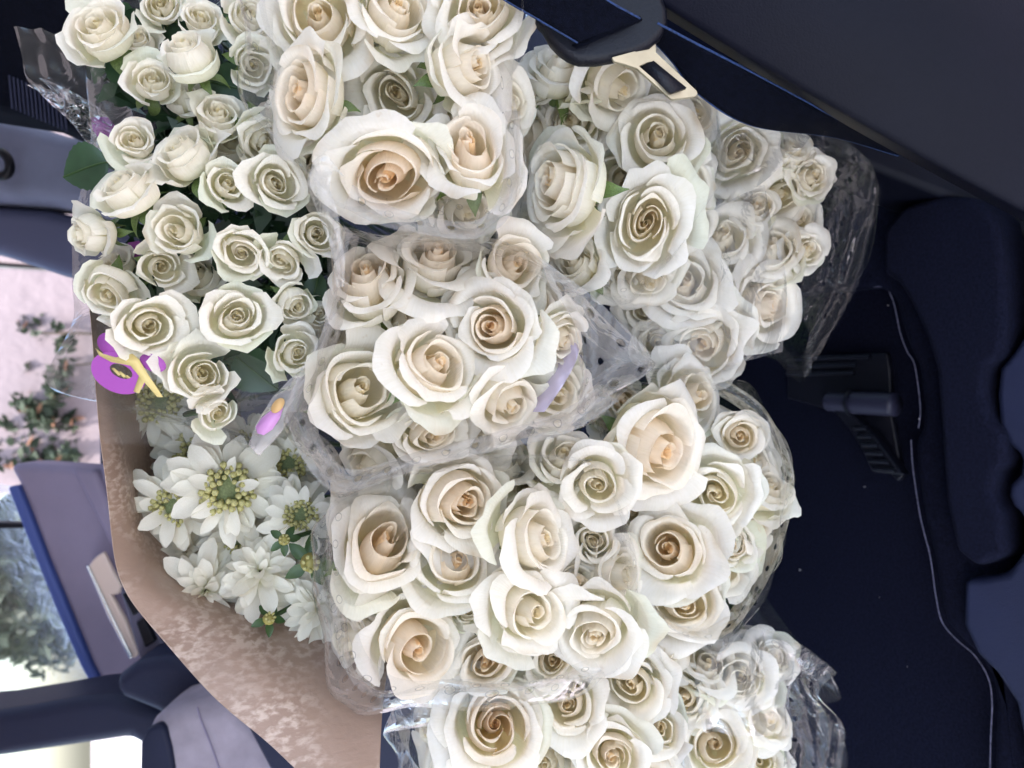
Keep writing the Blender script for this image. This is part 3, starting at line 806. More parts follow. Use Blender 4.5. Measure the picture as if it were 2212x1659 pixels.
ROSES = []
def build_rose(name, label, group, cx, cy, Rpx, ex, ey, kind, warm, depth, base_pt, seed, sx=1.0, sy=1.0, small=False, maxtilt=.74, hidden=False):
    rng = np.random.default_rng(seed)
    c = at(cx, cy, depth)
    Rpx = Rpx * (1.13 if small else 1.07)
    rad = Rpx * depth / FOC
    view = (CAMP - c).normalized()
    dx, dy = (ex - cx) / (0.46 * Rpx), (ey - cy) / (0.46 * Rpx)
    l = math.hypot(dx, dy)
    if l > maxtilt:
        dx, dy = dx * maxtilt / l, dy * maxtilt / l; l = maxtilt
    axis = (img_dir(dx, dy) + view * math.sqrt(max(0.05, 1 - l * l))).normalized()
    hgt = 1.0
    root_p = c - axis * (0.72 * rad * hgt)
    m = frame(root_p, axis, -UPV)
    root = empty(name, m)
    tag(root, label, "rose", group)
    ly = layers(kind, rng, small)
    nL = len(ly)
    wf, wp = rng.uniform(1.5, 3.2, 4), rng.uniform(0, 6.28, 4)
    th = rng.uniform(0, 6.28)
    nu, nv = (9, 10) if small else (15, 15)
    mat = MAT["spray"] if small else MAT["petal"]
    hand = rng.choice([-1, 1])
    inner_c = PEACH * warm + CREAM * (1 - warm)
    if small: inner_c = np.array([0.94, 0.88, 0.66]) * 0.6 + CREAM * 0.4
    outer_c = WHITE * .9 + CREAM * .1 if not small else WHITE * .78 + CREAM * .22
    ecc = rng.uniform(-.05, .05, 2)
    for i, (rho, h, phi, lip, beta, k, flare) in enumerate(ly):
        t = i / (nL - 1)
        th += hand * (GOLD + rng.normal(0, 0.22))
        j = rng.normal(0, 1, 6)
        P, UV, x, y = petal_grid(rho * (1 + .045 * j[0]), h * (1 + .035 * j[1]), phi * (1 + .10 * j[2]), max(.005, lip * (1 + .35 * j[3])), beta * (1 + .03 * j[4]), hand * k,
                                 th, rng, nu, nv, tip=.13 * t * (1 + .5 * j[5]), ruf=(.012 + .022 * t) * (1.7 if small else 1.0) * (1.8 if kind == 'O' else 1), roll=1.2 + .9 * smooth(t * 1.6) + .25 * j[0] * t, flare=flare)
        # each layer leans a little its own way
        lean = rng.normal(0, .035, 2)
        P[..., 0] += P[..., 2] * lean[0] + ecc[0] * (1 - t) * 1.5
        P[..., 1] += P[..., 2] * lean[1] + ecc[1] * (1 - t) * 1.5
        # the whole bloom is a little squashed and out of true
        X, Y = P[..., 0].copy(), P[..., 1].copy()
        P[..., 0] += .045 * np.sin(wf[0] * Y + wp[0]) + .02 * np.sin(3 * wf[1] * Y + wp[1])
        P[..., 1] += .045 * np.sin(wf[2] * X + wp[2]) + .02 * np.sin(3 * wf[3] * X + wp[3])
        P[..., 2] += .05 * np.sin(wf[1] * X + wp[3]) * t
        P *= np.array([sx, sy, 1.0]) * rad
        tt = np.clip((t - .15) / .5, 0, 1)
        # petals are warm (inner) or yellow-green (outer) at the base and whiten towards the rim
        base_c = inner_c * (1 - tt) + (CREAM * .55 + GREEN * .45) * tt
        tip_c = (inner_c * .45 + WHITE * .55) * (1 - tt) + outer_c * tt
        wv = smooth((UV[..., 1] - .25 + .12 * tt) / .55)[..., None]
        col = base_c * (1 - wv) + tip_c * wv
        gw = 0.0
        if i >= nL - 3 and rng.random() < .6:
            gw = rng.uniform(.15, .6) * (1 - .5 * warm)
        col = col * (1 - gw) + GREEN * gw
        if rng.random() < .22:                # tan, bruised stretch of the rim
            u0, wd = rng.uniform(-.8, .8), rng.uniform(.12, .4)
            bz = np.exp(-((UV[..., 0] * 2 - 1 - u0) / wd) ** 2) * smooth((UV[..., 1] - .80) / .16) * rng.uniform(.25, .7)
            col = col * (1 - bz[..., None]) + np.array([.62, .48, .30]) * bz[..., None]
        me = grid_mesh("petal", P, mat, uv=UV, col=col)
        obj("petal", me, root)
    # scrolled heart
    nturn, nn = 2.3, 40
    a = np.linspace(0, nturn * 2 * math.pi, nn)
    rr = np.linspace(.018, .105, nn)
    hz = ly[0][1] * 1.0
    Z = np.linspace(.25, 1, 7)
    P = np.zeros((7, nn, 3))
    for q, zz in enumerate(Z):
        sc_ = 1.25 - .3 * (zz ** 3) if zz < 1 else 1.0
        P[q, :, 0] = rr * np.cos(hand * a) * sc_; P[q, :, 1] = rr * np.sin(hand * a) * sc_
        P[q, :, 2] = hz * zz * (1 + .03 * np.sin(a * 1.3)) - .10 * hz * (1 - np.linspace(0, 1, nn)) * (zz > .8)
    P[..., 0] += P[..., 2] * ecc[0]; P[..., 1] += P[..., 2] * ecc[1]
    P *= np.array([sx, sy, 1.0]) * rad
    col = np.broadcast_to(inner_c, P.shape)
    UV = np.stack(np.meshgrid(np.linspace(0, 1, nn), Z), -1)
    obj("heart", grid_mesh("heart", P, mat, uv=UV, col=col), root)
    # calyx, sepals, stem
    cal = obj("calyx", CALYX, root, Matrix.Scale(rad, 4))
    for s in range(0 if hidden else 5):
        q = SEPALS[int(rng.integers(len(SEPALS)))]
        sc_ = rad * (1.15 if small else .9) * rng.uniform(.8, 1.2)
        obj("sepal", q, cal, Matrix.Scale(1 / rad, 4) @ Matrix.Rotation(s * 1.2566 + rng.uniform(-.3, .3), 4, 'Z') @ Matrix.Scale(sc_, 4))
    bp = Vector(base_pt) + Vector(rng.normal(0, .018, 3))
    s0 = root_p - axis * (rad * .25)
    s1 = root_p - axis * (.25 * rad + .025) - view * .10
    pts = catmull([s0, s1, s1.lerp(bp, .5), bp], 12)
    inv = np.array(m.inverted())
    loc = pts @ inv[:3, :3].T + inv[:3, 3]
    obj("stem", tube_mesh("stem", loc, .0032 if not small else .002, MAT["stem"], 6), root)
    ROSES.append((root, axis, c, rad))
    return root

BOUQ = {                    # depth, where the stems meet
    'A': (.535, (0.10, 1.03, 0.28)), 'B': (.50, (0.10, 1.02, 0.24)), 'C': (.515, (0.03, 1.02, 0.24)), 'D': (.60, (0.16, 1.00, 0.22)),
    'E': (.72, (0.12, 0.97, 0.04)), 'F': (.64, (-0.02, 0.96, 0.04)), 'G': (.545, (-0.10, 1.02, 0.24)), 'H': (.60, (-0.2, 1.0, 0.20)),
    'I': (.76, (-0.22, 0.97, 0.04)), 'J': (.62, (-0.14, 1.04, 0.3))}
GROUP = {'A': "spray roses of the upper left bouquet", 'B': "roses of the top centre bouquet", 'C': "roses of the middle bouquet", 'D': "roses of the upper right bouquet",
         'E': "roses under the film at the far right", 'F': "roses of the right middle bouquet", 'G': "roses of the lower centre bouquet", 'H': "roses of the bottom bouquet", 'I': "roses of the lower right corner bouquet"}
#BEGIN_TABLE
TABLE = [
 # bouquet, cx, cy, R, eye x, eye y, kind, warmth, extra depth, sx, sy, label
 ('A',215,62,72,203,44,'M',0,0,1,1,"large pale spray rose in the top left corner above the crinkled film"),
 ('A',345,12,46,342,4,'M',0,.03,1,1,"spray rose cut by the top edge, second from the left corner"),
 ('A',437,44,46,437,32,'M',0,.01,1,1,"frilly cream spray rose between the top edge and the tall spray bud"),
 ('A',542,38,50,548,28,'M',0,0,1,1,"spray rose at the top edge touching the top centre sleeve"),
 ('A',412,118,60,398,92,'T',0,-.02,1,1.1,"tall cream spray rosebud with green sepals below the top edge"),
 ('A',545,140,48,550,142,'M',0,.0,1,1,"spray rose half covered by the left edge of the top centre sleeve"),
 ('A',330,178,50,330,166,'M',0,.01,1,1,"withered greyish spray rose beside the dark film panel"),
 ('A',398,212,42,392,198,'T',0,.03,1,1,"small pale spray bud tucked right of the withered spray rose"),
 ('A',470,250,50,470,236,'M',0,.0,1,1,"curly cream spray rose above the drooping spray rose"),
 ('A',290,306,44,286,298,'M',0,-.01,1,1,"round cream spray rose at the tip of the crinkled film"),
 ('A',392,332,66,374,312,'M',0,-.02,1,1.05,"large open cream spray rose in the left middle of its bouquet"),
 ('A',568,302,55,582,316,'M',0,.0,1,1,"drooping spray rose turned towards the top centre sleeve"),
 ('A',272,408,64,254,390,'M',0,-.03,1,1,"spray rose right beside the large dark green leaf"),
 ('A',490,400,54,494,394,'B',0,-.03,1,1,"spray rose with a deep fold, left of the flat round one"),
 ('A',598,394,62,605,394,'S',0,-.03,1,1,"flat round spray rose next to the folded film loop"),
 ('A',196,504,52,168,506,'T',0,-.01,1.1,1,"leftmost spray rosebud turned to the window, green sepals behind"),
 ('A',388,500,60,376,494,'M',0,-.02,1,1,"plump cream spray rose at the centre of its bouquet"),
 ('A',518,542,60,520,548,'S',0,-.04,1,1,"spray rose with a brown heart and outspread petals"),
 ('A',686,504,54,690,504,'S',0,-.02,1,1,"spray rose under the end of the folded film loop"),
 ('A',350,577,46,354,580,'M',0,.0,1,1,"small spray rose above the big flat white one"),
 ('A',613,558,48,610,566,'M',0,-.02,1,1,"spray rose with drooping sepals left of the middle sleeve"),
 ('A',238,632,56,230,640,'T',0,.0,1,1.15,"tall white spray bud against the bright window"),
 ('A',326,700,70,333,704,'S',0,-.04,1.05,.95,"big flat white spray rose at the lower left of its bouquet"),
 ('A',508,684,70,512,676,'S',0,-.045,1,1,"big white spray rose with wide petals in front of its bouquet"),
 ('A',640,655,44,648,664,'T',0,-.01,1,1,"small spray bud beside the middle sleeve, left one of a pair"),
 ('A',688,672,34,690,678,'T',0,.015,1,1,"smallest spray bud pressed against the middle sleeve"),
 ('A',636,756,50,644,756,'M',0,-.02,1,1,"round spray rose above the pink printed film fold"),
 ('A',428,804,64,432,800,'M',0,-.03,1,1,"white spray rose with one loose petal, above the lowest bud"),
 ('A',466,890,40,470,892,'T',0,-.02,1,1,"lowest spray bud hanging over the chrysanthemums"),
 ('A',250,580,44,240,570,'M',0,.03,1,1,"pale spray rose behind the tall white bud at the window"),
 ('A',430,600,50,420,590,'M',0,.04,1,1,"pale spray rose mostly hidden behind the big white ones"),
 ('A',500,310,48,500,300,'T',0,.03,1,1,"spray bud seen from its side left of the drooping spray rose"),
 ('A',300,90,40,296,80,'T',0,.03,1,1,"green tinged spray bud right of the large corner rose"),
 ('B',688,40,104,680,22,'C',.35,.0,1,1,"large white rose in the top left of the top centre sleeve"),
 ('B',852,22,88,862,0,'C',.45,.0,1,1,"cupped cream rose cut by the top edge in the top centre sleeve"),
 ('B',1030,24,98,1030,6,'S',.6,.0,1,1,"peach hearted rose at the top edge beside the seat belt"),
 ('B',662,200,98,636,186,'C',.85,-.02,.80,1.12,"deep cup rose against the left wall of the top centre sleeve"),
 ('B',856,206,86,850,206,'S',.1,.03,1,1,"greenish white rose in the centre of the top sleeve"),
 ('B',1012,142,92,1042,132,'B',.4,.0,1,1,"rose with a flung back bruised petal below the top edge"),
 ('B',846,368,119,834,386,'C',1,-.03,1.08,.86,"biggest rose, wide peach cup behind the folded film rim"),
 ('B',1020,330,98,1022,302,'C',.85,-.02,.84,1.16,"tall oval peach rose in the lower right of the top sleeve"),
 ('B',752,142,62,760,150,'B',.1,.05,1,1,"folded greenish rose tucked between cup rose and greenish rose"),
 ('B',760,285,70,760,280,'B',.1,.06,1,1,"pale rose hidden behind the deep cup rose and the biggest rose"),
 ('B',920,90,65,925,85,'B',.2,.06,1,1,"creased pale rose between the two cut off roses at the top"),
 ('B',940,250,60,940,250,'B',.1,.06,1,1,"pale rose filling the gap left of the tall oval rose"),
 ('C',797,604,94,788,566,'C',.8,-.01,.82,1.14,"oval cream rose in the upper left of the middle sleeve"),
 ('C',938,560,88,946,530,'S',.9,.012,1,1,"spiral peach rose under the upper rim of the middle sleeve"),
 ('C',1108,572,78,1124,560,'C',.5,.01,1,1,"cream rose in the upper right corner of the middle sleeve"),
 ('C',884,690,64,902,680,'B',.3,.015,1,1,"small cream rose in the heart of the middle sleeve"),
 ('C',1062,702,92,1050,696,'S',1,-.015,1,1,"bright peach spiral rose right of centre in the middle sleeve"),
 ('C',1206,734,68,1226,744,'S',.35,.01,1,1,"cream rose at the right wall of the middle sleeve"),
 ('C',778,848,112,800,838,'C',.12,-.02,1,1,"large greenish white rose in the lower left of the middle sleeve"),
 ('C',934,792,100,958,774,'C',.6,-.035,1,1,"large cream rose, foremost in the centre of the middle sleeve"),
 ('C',1088,868,82,1110,890,'C',.35,.0,1,1,"cream rose turned down to the right in the middle sleeve"),
 ('C',932,938,76,944,948,'S',.4,.005,1.1,.8,"low cream rose on the lower rim of the middle sleeve"),
 ('C',990,620,60,990,615,'B',.2,.05,1,1,"pale rose hidden between the two spiral peach roses"),
 ('C',1150,660,60,1155,650,'B',.1,.04,1,1,"greenish rose petals behind the right wall roses of the middle sleeve"),
 ('C',1010,860,60,1010,860,'B',.1,.05,1,1,"pale rose hidden in the gap below the foremost cream rose"),
 ('D',1142,168,62,1132,150,'B',.2,.02,1,1,"shaded rose behind the right edge of the top centre sleeve"),
 ('D',1218,150,78,1230,110,'B',.15,.0,1,1,"white rose seen from the side under the belt tongue"),
 ('D',1332,182,80,1372,206,'B',.1,-.01,1,1,"white rose in profile just below the metal latch"),
 ('D',1490,245,60,1505,240,'S',.1,.04,1,1,"dim rose beside the belt, behind the latch"),
 ('D',1240,262,72,1228,268,'S',.05,.03,1,1,"greenish rose above the big cream rose right of the top sleeve"),
 ('D',1416,304,84,1420,294,'S',.1,.0,1,1,"bluish white rose with a crumpled heart, right of the tongue"),
 ('D',1212,402,104,1176,390,'S',.55,-.06,.94,1.14,"big cream rose, foremost of the upper right bouquet"),
 ('D',1396,490,92,1398,490,'O',.3,-.01,.92,1.14,"tall ruffled white rose under the slanting film edge"),
 ('D',1482,400,72,1500,390,'B',.05,.02,1,1,"greenish rose petals between the bluish and the ruffled rose"),
 ('D',1246,572,62,1232,556,'S',.15,.01,1,1,"small spiral rose right of the middle sleeve's upper corner"),
 ('D',1320,300,62,1320,300,'B',.05,.06,1,1,"pale rose hidden behind the big cream rose, left of the bluish one"),
 ('D',1330,600,45,1335,610,'B',.05,.06,1,1,"green rosebud under the tall ruffled rose"),
 ('E',1585,332,76,1592,330,'S',.15,-.02,1,1,"milky rose under film nearest the belt end"),
 ('E',1652,320,48,1656,312,'M',.2,.0,1,1,"small rose under film, second from the top film edge"),
 ('E',1706,326,48,1712,312,'B',.1,.0,1,1,"narrow rose under film at the top right"),
 ('E',1746,382,50,1756,378,'S',.1,.0,1,1,"rightmost rose of the film covered bouquet, upper one"),
 ('E',1690,420,56,1700,420,'B',.0,.01,1,1,"greenish rose below the glinting film edge"),
 ('E',1630,448,48,1634,440,'S',.3,-.02,1,1,"small rose at the knot of film edges"),
 ('E',1562,512,74,1568,500,'B',.1,-.02,1,1,"broad milky rose between ruffled rose and film knot"),
 ('E',1664,542,74,1668,520,'C',.1,.0,1,1,"folded white rose in the middle of the film covered bouquet"),
 ('E',1738,540,44,1748,536,'S',.05,.0,1,1,"rightmost rose of the film covered bouquet, lower one"),
 ('E',1482,612,88,1484,602,'S',.3,-.05,1,1,"large oval rose at the left of the film covered bouquet"),
 ('E',1642,662,82,1668,660,'S',.45,-.01,1,1,"rose turned right with a peach petal above the film spike"),
 ('E',1520,746,88,1510,756,'O',.35,-.04,1,1,"lowest large rose of the film covered bouquet"),
 ('E',1398,662,56,1396,670,'B',.0,-.02,1,1,"green streaked rose at the left of the oval film covered rose"),
 ('E',1562,598,60,1562,598,'B',.1,.01,1,1,"half hidden rose in the middle of the film covered bouquet"),
 ('E',1424,742,54,1424,748,'S',.2,-.01,1,1,"small rose left of the lowest film covered rose"),
 ('F',1490,855,78,1512,848,'B',.35,.03,1,1,"cream rose under the film at the top of the right middle bouquet"),
 ('F',1412,974,116,1444,990,'C',.75,-.05,.96,1.05,"large cream rose, foremost of the right middle bouquet"),
 ('F',1598,940,52,1602,944,'C',.45,.02,1,1,"small cream rose near the round film edge on the right"),
 ('F',1550,1060,80,1552,1066,'B',.05,.0,1,1,"greenish white rose at the centre of the right middle bouquet"),
 ('F',1652,1062,60,1672,1040,'B',.1,.03,1,1,"white rose with a pointed petal at the right film edge"),
 ('F',1452,1188,90,1444,1184,'C',.8,-.03,1,1,"peach hearted rose below the large foremost one on the right"),
 ('F',1580,1180,48,1582,1182,'C',.6,.03,1,1,"small peach rose at the lower right of the right middle bouquet"),
 ('F',1474,1300,88,1480,1308,'C',.35,.0,1.08,.9,"lowest white rose of the right middle bouquet, on the film"),
 ('F',1535,1130,56,1535,1130,'B',.0,.03,1,1,"green petals between the greenish white rose and the small peach one"),
 ('F',1340,862,44,1350,868,'C',.5,.04,1,1,"cream rose showing through the holed film flap"),
 ('F',1635,1130,48,1650,1130,'B',.1,.04,1,1,"white petals below the pointed rose at the film edge"),
 ('F',1300,900,44,1305,900,'B',.4,.07,1,1,"dim rose behind the holed film flap"),
 ('G',818,1170,108,836,1144,'C',.85,-.01,.86,1.14,"cream rose at the left wall of the lower centre sleeve"),
 ('G',998,1080,102,1018,1088,'S',.9,-.015,1,1,"peach spiral rose at the top of the lower centre sleeve"),
 ('G',980,1222,82,988,1212,'C',.8,-.01,1,1,"cup rose with a peach heart in the left middle of the lower sleeve"),
 ('G',1158,1160,96,1200,1160,'C',.25,-.015,1,1,"white rose turned right with a long deep fold"),
 ('G',1290,1046,78,1294,1052,'B',.05,.02,1,1,"white rose with upright pointed petals below the film flap"),
 ('G',1280,1170,56,1284,1172,'S',.05,.04,1,1,"small greyish rose right of the long folded rose"),
 ('G',894,1386,102,912,1402,'C',.85,-.01,1,1,"pale peach rose in the lower left of the lower sleeve"),
 ('G',1050,1426,66,1046,1434,'C',.7,.02,1,1,"small peach rose at the lower rim of the lower sleeve"),
 ('G',1138,1318,94,1156,1328,'B',.05,-.02,1,1,"greenish white rose at the lower centre of the lower sleeve"),
 ('G',1286,1362,92,1278,1384,'S',.35,.0,1,1,"blush rose at the right wall of the lower sleeve"),
 ('G',1238,1266,72,1250,1250,'B',.35,.03,1,1,"tan petalled rose above the blush rose"),
 ('G',1012,1310,52,1014,1305,'O',.0,.02,1,1,"crumpled green rosebud in the middle of the lower sleeve"),
 ('G',1208,988,66,1215,975,'B',.05,.03,1,1,"upright white petals just under the middle sleeve's lower rim"),
 ('G',842,1300,78,850,1290,'B',.4,.04,1,1,"buff rose hidden between the left wall rose and the pale peach rose"),
 ('G',1130,1050,60,1130,1050,'B',.0,.05,1,1,"green tinged rose hidden right of the peach spiral rose"),
 ('G',1190,1430,62,1190,1435,'C',.35,.04,1,1,"blush rose hidden behind the lower rim, left of the blush wall rose"),
 ('H',1062,1566,108,1068,1568,'O',.9,-.06,1,1,"large ruffled rose with a torn peach heart at the bottom edge"),
 ('H',1222,1514,72,1222,1520,'C',.35,.0,1,1,"cream rose right of the large torn hearted one"),
 ('H',1366,1470,76,1364,1478,'B',.2,.02,1,1,"white rose in the upper right of the bottom bouquet"),
 ('H',1426,1570,56,1430,1570,'B',.2,.04,1,1,"half hidden white rose next to the corner bouquet"),
 ('H',1314,1630,78,1318,1640,'S',.5,-.01,1,1,"peach rose cut by the bottom edge"),
 ('H',1404,1652,56,1404,1660,'B',.1,.04,1,1,"white petals at the bottom edge right of the peach rose"),
 ('H',1276,1470,58,1276,1462,'B',.1,.05,1,1,"pale rose behind the cream one of the bottom bouquet"),
 ('H',1180,1640,72,1176,1648,'B',.1,.03,1,1,"white rose at the bottom edge below the cream one"),
 ('H',940,1580,60,920,1590,'B',.05,.05,1,1,"bluish white petals left of the large torn hearted rose"),
 ('I',1482,1500,62,1476,1506,'B',.3,-.01,1,1,"leftmost rose of the lower right corner bouquet"),
 ('I',1532,1440,66,1536,1430,'B',.15,.0,1,1,"long petalled rose at the top of the corner bouquet"),
 ('I',1602,1466,66,1602,1470,'S',.1,-.01,1,1,"white rose in the middle of the corner bouquet"),
 ('I',1670,1420,48,1676,1414,'S',.1,.0,1,1,"wet looking small rose at the upper right of the corner bouquet"),
 ('I',1654,1556,62,1672,1556,'C',.1,.0,1,1,"white rose at the right side of the corner bouquet"),
 ('I',1546,1612,72,1550,1616,'C',.4,-.02,1,1,"cream rose low in the corner bouquet"),
 ('I',1608,1540,58,1606,1540,'B',.1,.02,1,1,"half hidden rose at the heart of the corner bouquet"),
 ('I',1638,1640,54,1640,1640,'B',.0,.03,1,1,"greenish rose at the bottom edge of the corner bouquet"),
 ('I',1470,1592,52,1466,1596,'B',.2,.02,1,1,"pale rose between the bottom and the corner bouquet"),
]
#END_TABLE
for n_, (bq, cx_, cy_, r_, ex_, ey_, kd, wm, dd, sx_, sy_, lab) in enumerate(TABLE):
    dep, bp_ = BOUQ[bq]
    build_rose("spray_rose" if bq == 'A' else "rose", lab, GROUP[bq], cx_, cy_, r_, ex_, ey_, kd, wm, dep + (dd if dd > 0 else dd * .6), bp_, 100 + n_, sx_, sy_, small=(bq == 'A'))

# half hidden heads deep between the roses of each sleeve
FILL = {'B': [(600, 0), (1090, 0), (1090, 400), (980, 470), (760, 440), (610, 300)], 'C': [(745, 540), (1150, 565), (1240, 700), (1200, 860), (1060, 940), (780, 1000), (690, 900)],
        'D': [(1140, 90), (1330, 130), (1500, 220), (1540, 400), (1440, 590), (1230, 620), (1140, 480)], 'E': [(1400, 640), (1560, 330), (1710, 320), (1720, 500), (1650, 650), (1520, 760), (1420, 740)],
        'F': [(1360, 880), (1520, 860), (1620, 1010), (1600, 1150), (1510, 1290), (1410, 1270), (1360, 1060)], 'G': [(740, 1090), (900, 1010), (1250, 990), (1340, 1100), (1340, 1380), (1160, 1460), (840, 1470), (760, 1380)],
        'H': [(960, 1520), (1250, 1460), (1420, 1400), (1460, 1540), (1450, 1660), (960, 1660)], 'I': [(1460, 1480), (1560, 1410), (1650, 1410), (1650, 1560), (1600, 1650), (1470, 1640)]}
FILL_PLACE = {'B': "top centre sleeve", 'C': "middle sleeve", 'D': "upper right bouquet", 'E': "far right bouquet", 'F': "right middle sleeve", 'G': "lower centre sleeve", 'H': "bottom edge bouquet", 'I': "lower right corner bouquet"}
RANK = ["leftmost", "second from the left", "third from the left", "fourth from the left"]
RANK_R = ["rightmost", "second from the right", "third from the right"]
def inside(x, y, poly):
    c = False
    for i in range(len(poly)):
        (x0, y0), (x1, y1) = poly[i - 1], poly[i]
        if (y0 > y) != (y1 > y) and x < (x1 - x0) * (y - y0) / (y1 - y0) + x0:
            c = not c
    return c
nf = 0
for bq, poly in FILL.items():
    have = [(t[1], t[2], t[3] * .80) for t in TABLE]
    xs = [p[0] for p in poly]; ys = [p[1] for p in poly]
    cand = [(x, y) for x in range(min(xs), max(xs), 12) for y in range(min(ys), max(ys), 12) if inside(x, y, poly)]
    spots = []
    for _ in range(7):
        best = max(cand, key=lambda c: min(math.hypot(c[0] - h[0], c[1] - h[1]) - h[2] for h in have))
        gap = min(math.hypot(best[0] - h[0], best[1] - h[1]) - h[2] for h in have)
        if gap < 4:
            break
        rr_ = min(78, 48 + gap)
        spots.append((*best, rr_)); have.append((best[0], best[1], rr_ * .8))
    cxm, cym = sum(xs) / len(xs), sum(ys) / len(ys)
    spots.sort()
    for k, (fx, fy, rr_) in enumerate(spots):
        word = RANK[k] if k < len(spots) - k else RANK_R[len(spots) - 1 - k]
        build_rose("rose", word + " of the pale roses half hidden inside the " + FILL_PLACE[bq], GROUP[bq], fx, fy, rr_, fx + .10 * (fx - cxm), fy + .10 * (fy - cym), 'B', .0, BOUQ[bq][0] + .045, BOUQ[bq][1], 900 + nf, hidden=True)
        nf += 1

# ------------------------------------------------------------------ leaves of the spray bouquet
def leaf_mesh(L_, W_, seed, nu=7, nv=17):
    rg = np.random.default_rng(seed)
    P = np.zeros((nv, nu, 3))
    for j in range(nv):
        t = j / (nv - 1)
        w = W_ * (math.sin(math.pi * t ** 0.8) ** 0.85) * (1 + .07 * (j % 2)) + .0005
        for i in range(nu):
            u = (i / (nu - 1) - .5) * 2
            P[j, i] = (L_ * t, w * u, .18 * w * abs(u) - .25 * L_ * t * t + .02 * L_ * math.sin(5 * t + 2 * u + seed))
    return P - 0
def leaf(label, px, py, d, dirx, diry, L_, W_, seed, facing=(0, 0, 1)):
    p = at(px, py, d)
    x = img_dir(dirx, diry, 0.15).normalized()
    z = img_dir(facing[0], facing[1], facing[2])
    y = z.cross(x).normalized(); z = x.cross(y)
    m = Matrix((x, y, z)).transposed().to_4x4(); m.translation = p
    e = empty("rose_leaf", m); tag(e, label, "leaf", "dark rose leaves of the spray bouquet")
    obj("blade", grid_mesh("blade", leaf_mesh(L_, W_, seed), MAT["leaf"]), e)
    ts = np.linspace(0, 1, 9)
    obj("midrib", tube_mesh("midrib", np.stack([L_ * ts, 0 * ts, -.25 * L_ * ts * ts + .02 * L_ * np.sin(5 * ts + seed) + .0004], -1), .0007, MAT["stem"], 5), e)
    return e
leaf("large dark green leaf pointing at the far seat, left of the spray roses", 235, 350, .55, -.85, .25, .036, .017, 1)
leaf("dark green leaf showing below the half covered spray rose", 440, 175, .56, .9, .2, .05, .016, 2)
leaf("dark green leaf in the gap right of the white spray rose with a loose petal", 510, 770, .55, .62, .5, .038, .016, 3)
leaf("dark green leaf under the large corner spray rose", 240, 120, .57, .8, .7, .035, .014, 4)
leaf("narrow green leaf standing by the spray rose with drooping sepals", 690, 590, .55, -.2, .9, .03, .008, 5)
rl = np.random.default_rng(9)
blobs = [(tuple(at(x, y, .61)), (.045, .045, .03)) for x, y in ((260, 120), (380, 160), (500, 120), (420, 280), (330, 400), (450, 450), (560, 460), (620, 600), (330, 560), (450, 620), (520, 740), (600, 700), (300, 640), (540, 250), (650, 560))]
fo = leaf_cloud("rose_foliage", blobs, 1300, .014, MAT["leaf"], rl)
tag(fo, "dark green leaves massed behind the spray roses", "foliage", kind="stuff")

# ------------------------------------------------------------------ chrysanthemums
def mum_petal(seed, L_=1.0, W_=.2, curl=.25, cup=.25):
    rg = np.random.default_rng(seed)
    nu, nv = 5, 9
    P = np.zeros((nv, nu, 3)); UV = np.zeros((nv, nu, 2)); C = np.zeros((nv, nu, 3))
    for j in range(nv):
        t = j / (nv - 1)
        w = W_ * (0.30 + .70 * math.sin(math.pi * min(.62, (t * .62 + .08))) ** 1.0) * (math.sqrt(max(0, 1 - ((t - .72) / .285) ** 2)) if t > .72 else 1)
        for i in range(nu):
            u = (i / (nu - 1) - .5) * 2
            P[j, i] = (.12 + .88 * L_ * t, w * u, cup * w * (u * u) + curl * math.sin(t * 2.4) * .5 - .12 * t * t)
            UV[j, i] = (.5 + .5 * u, t)
            C[j, i] = np.array([.74, .75, .45]) * (1 - smooth(t / .35)) + np.array([.93, .90, .80]) * smooth(t / .35)
    return grid_mesh("petal", P, MAT["mum"], uv=UV, col=C)
MUMP = [mum_petal(i, 1.0, w, c, .3) for i, (w, c) in enumerate(((.165, .05), (.15, .25), (.18, -.08), (.145, .34), (.16, .14)))]
MAT["floret"] = leaf_material("yellow_floret", (0.56, 0.52, 0.22), rough=.6)
MAT["disc"] = leaf_material("green_disc", (0.20, 0.24, 0.10), rough=.7)
MAT["bud"] = leaf_material("yellow_bud", (0.42, 0.36, 0.10), rough=.5)
def floret_mesh():
    n = 6; V = []; 
    for r, z in ((.02, 0), (.035, .05), (.045, .10), (.03, .125), (.004, .12)):
        for i in range(n): V.append((r * math.cos(i * 6.283 / n), r * math.sin(i * 6.283 / n), z))
    return mesh("floret", V, list(grid_faces(n, 5, True)), MAT["floret"])
FLO = floret_mesh()
def dome(name, r, h, mat, n=18, rings=7):
    P = np.zeros((rings, n, 3)); a = np.linspace(0, 2 * math.pi, n, endpoint=False)
    for j in range(rings):
        t = j / (rings - 1) * math.pi / 2
        P[j, :, 0] = r * math.cos(t) * np.cos(a); P[j, :, 1] = r * math.cos(t) * np.sin(a); P[j, :, 2] = h * math.sin(t)
    return grid_mesh(name, P, mat, wrap=True)
DISC = dome("disc", .22, .10, MAT["disc"])
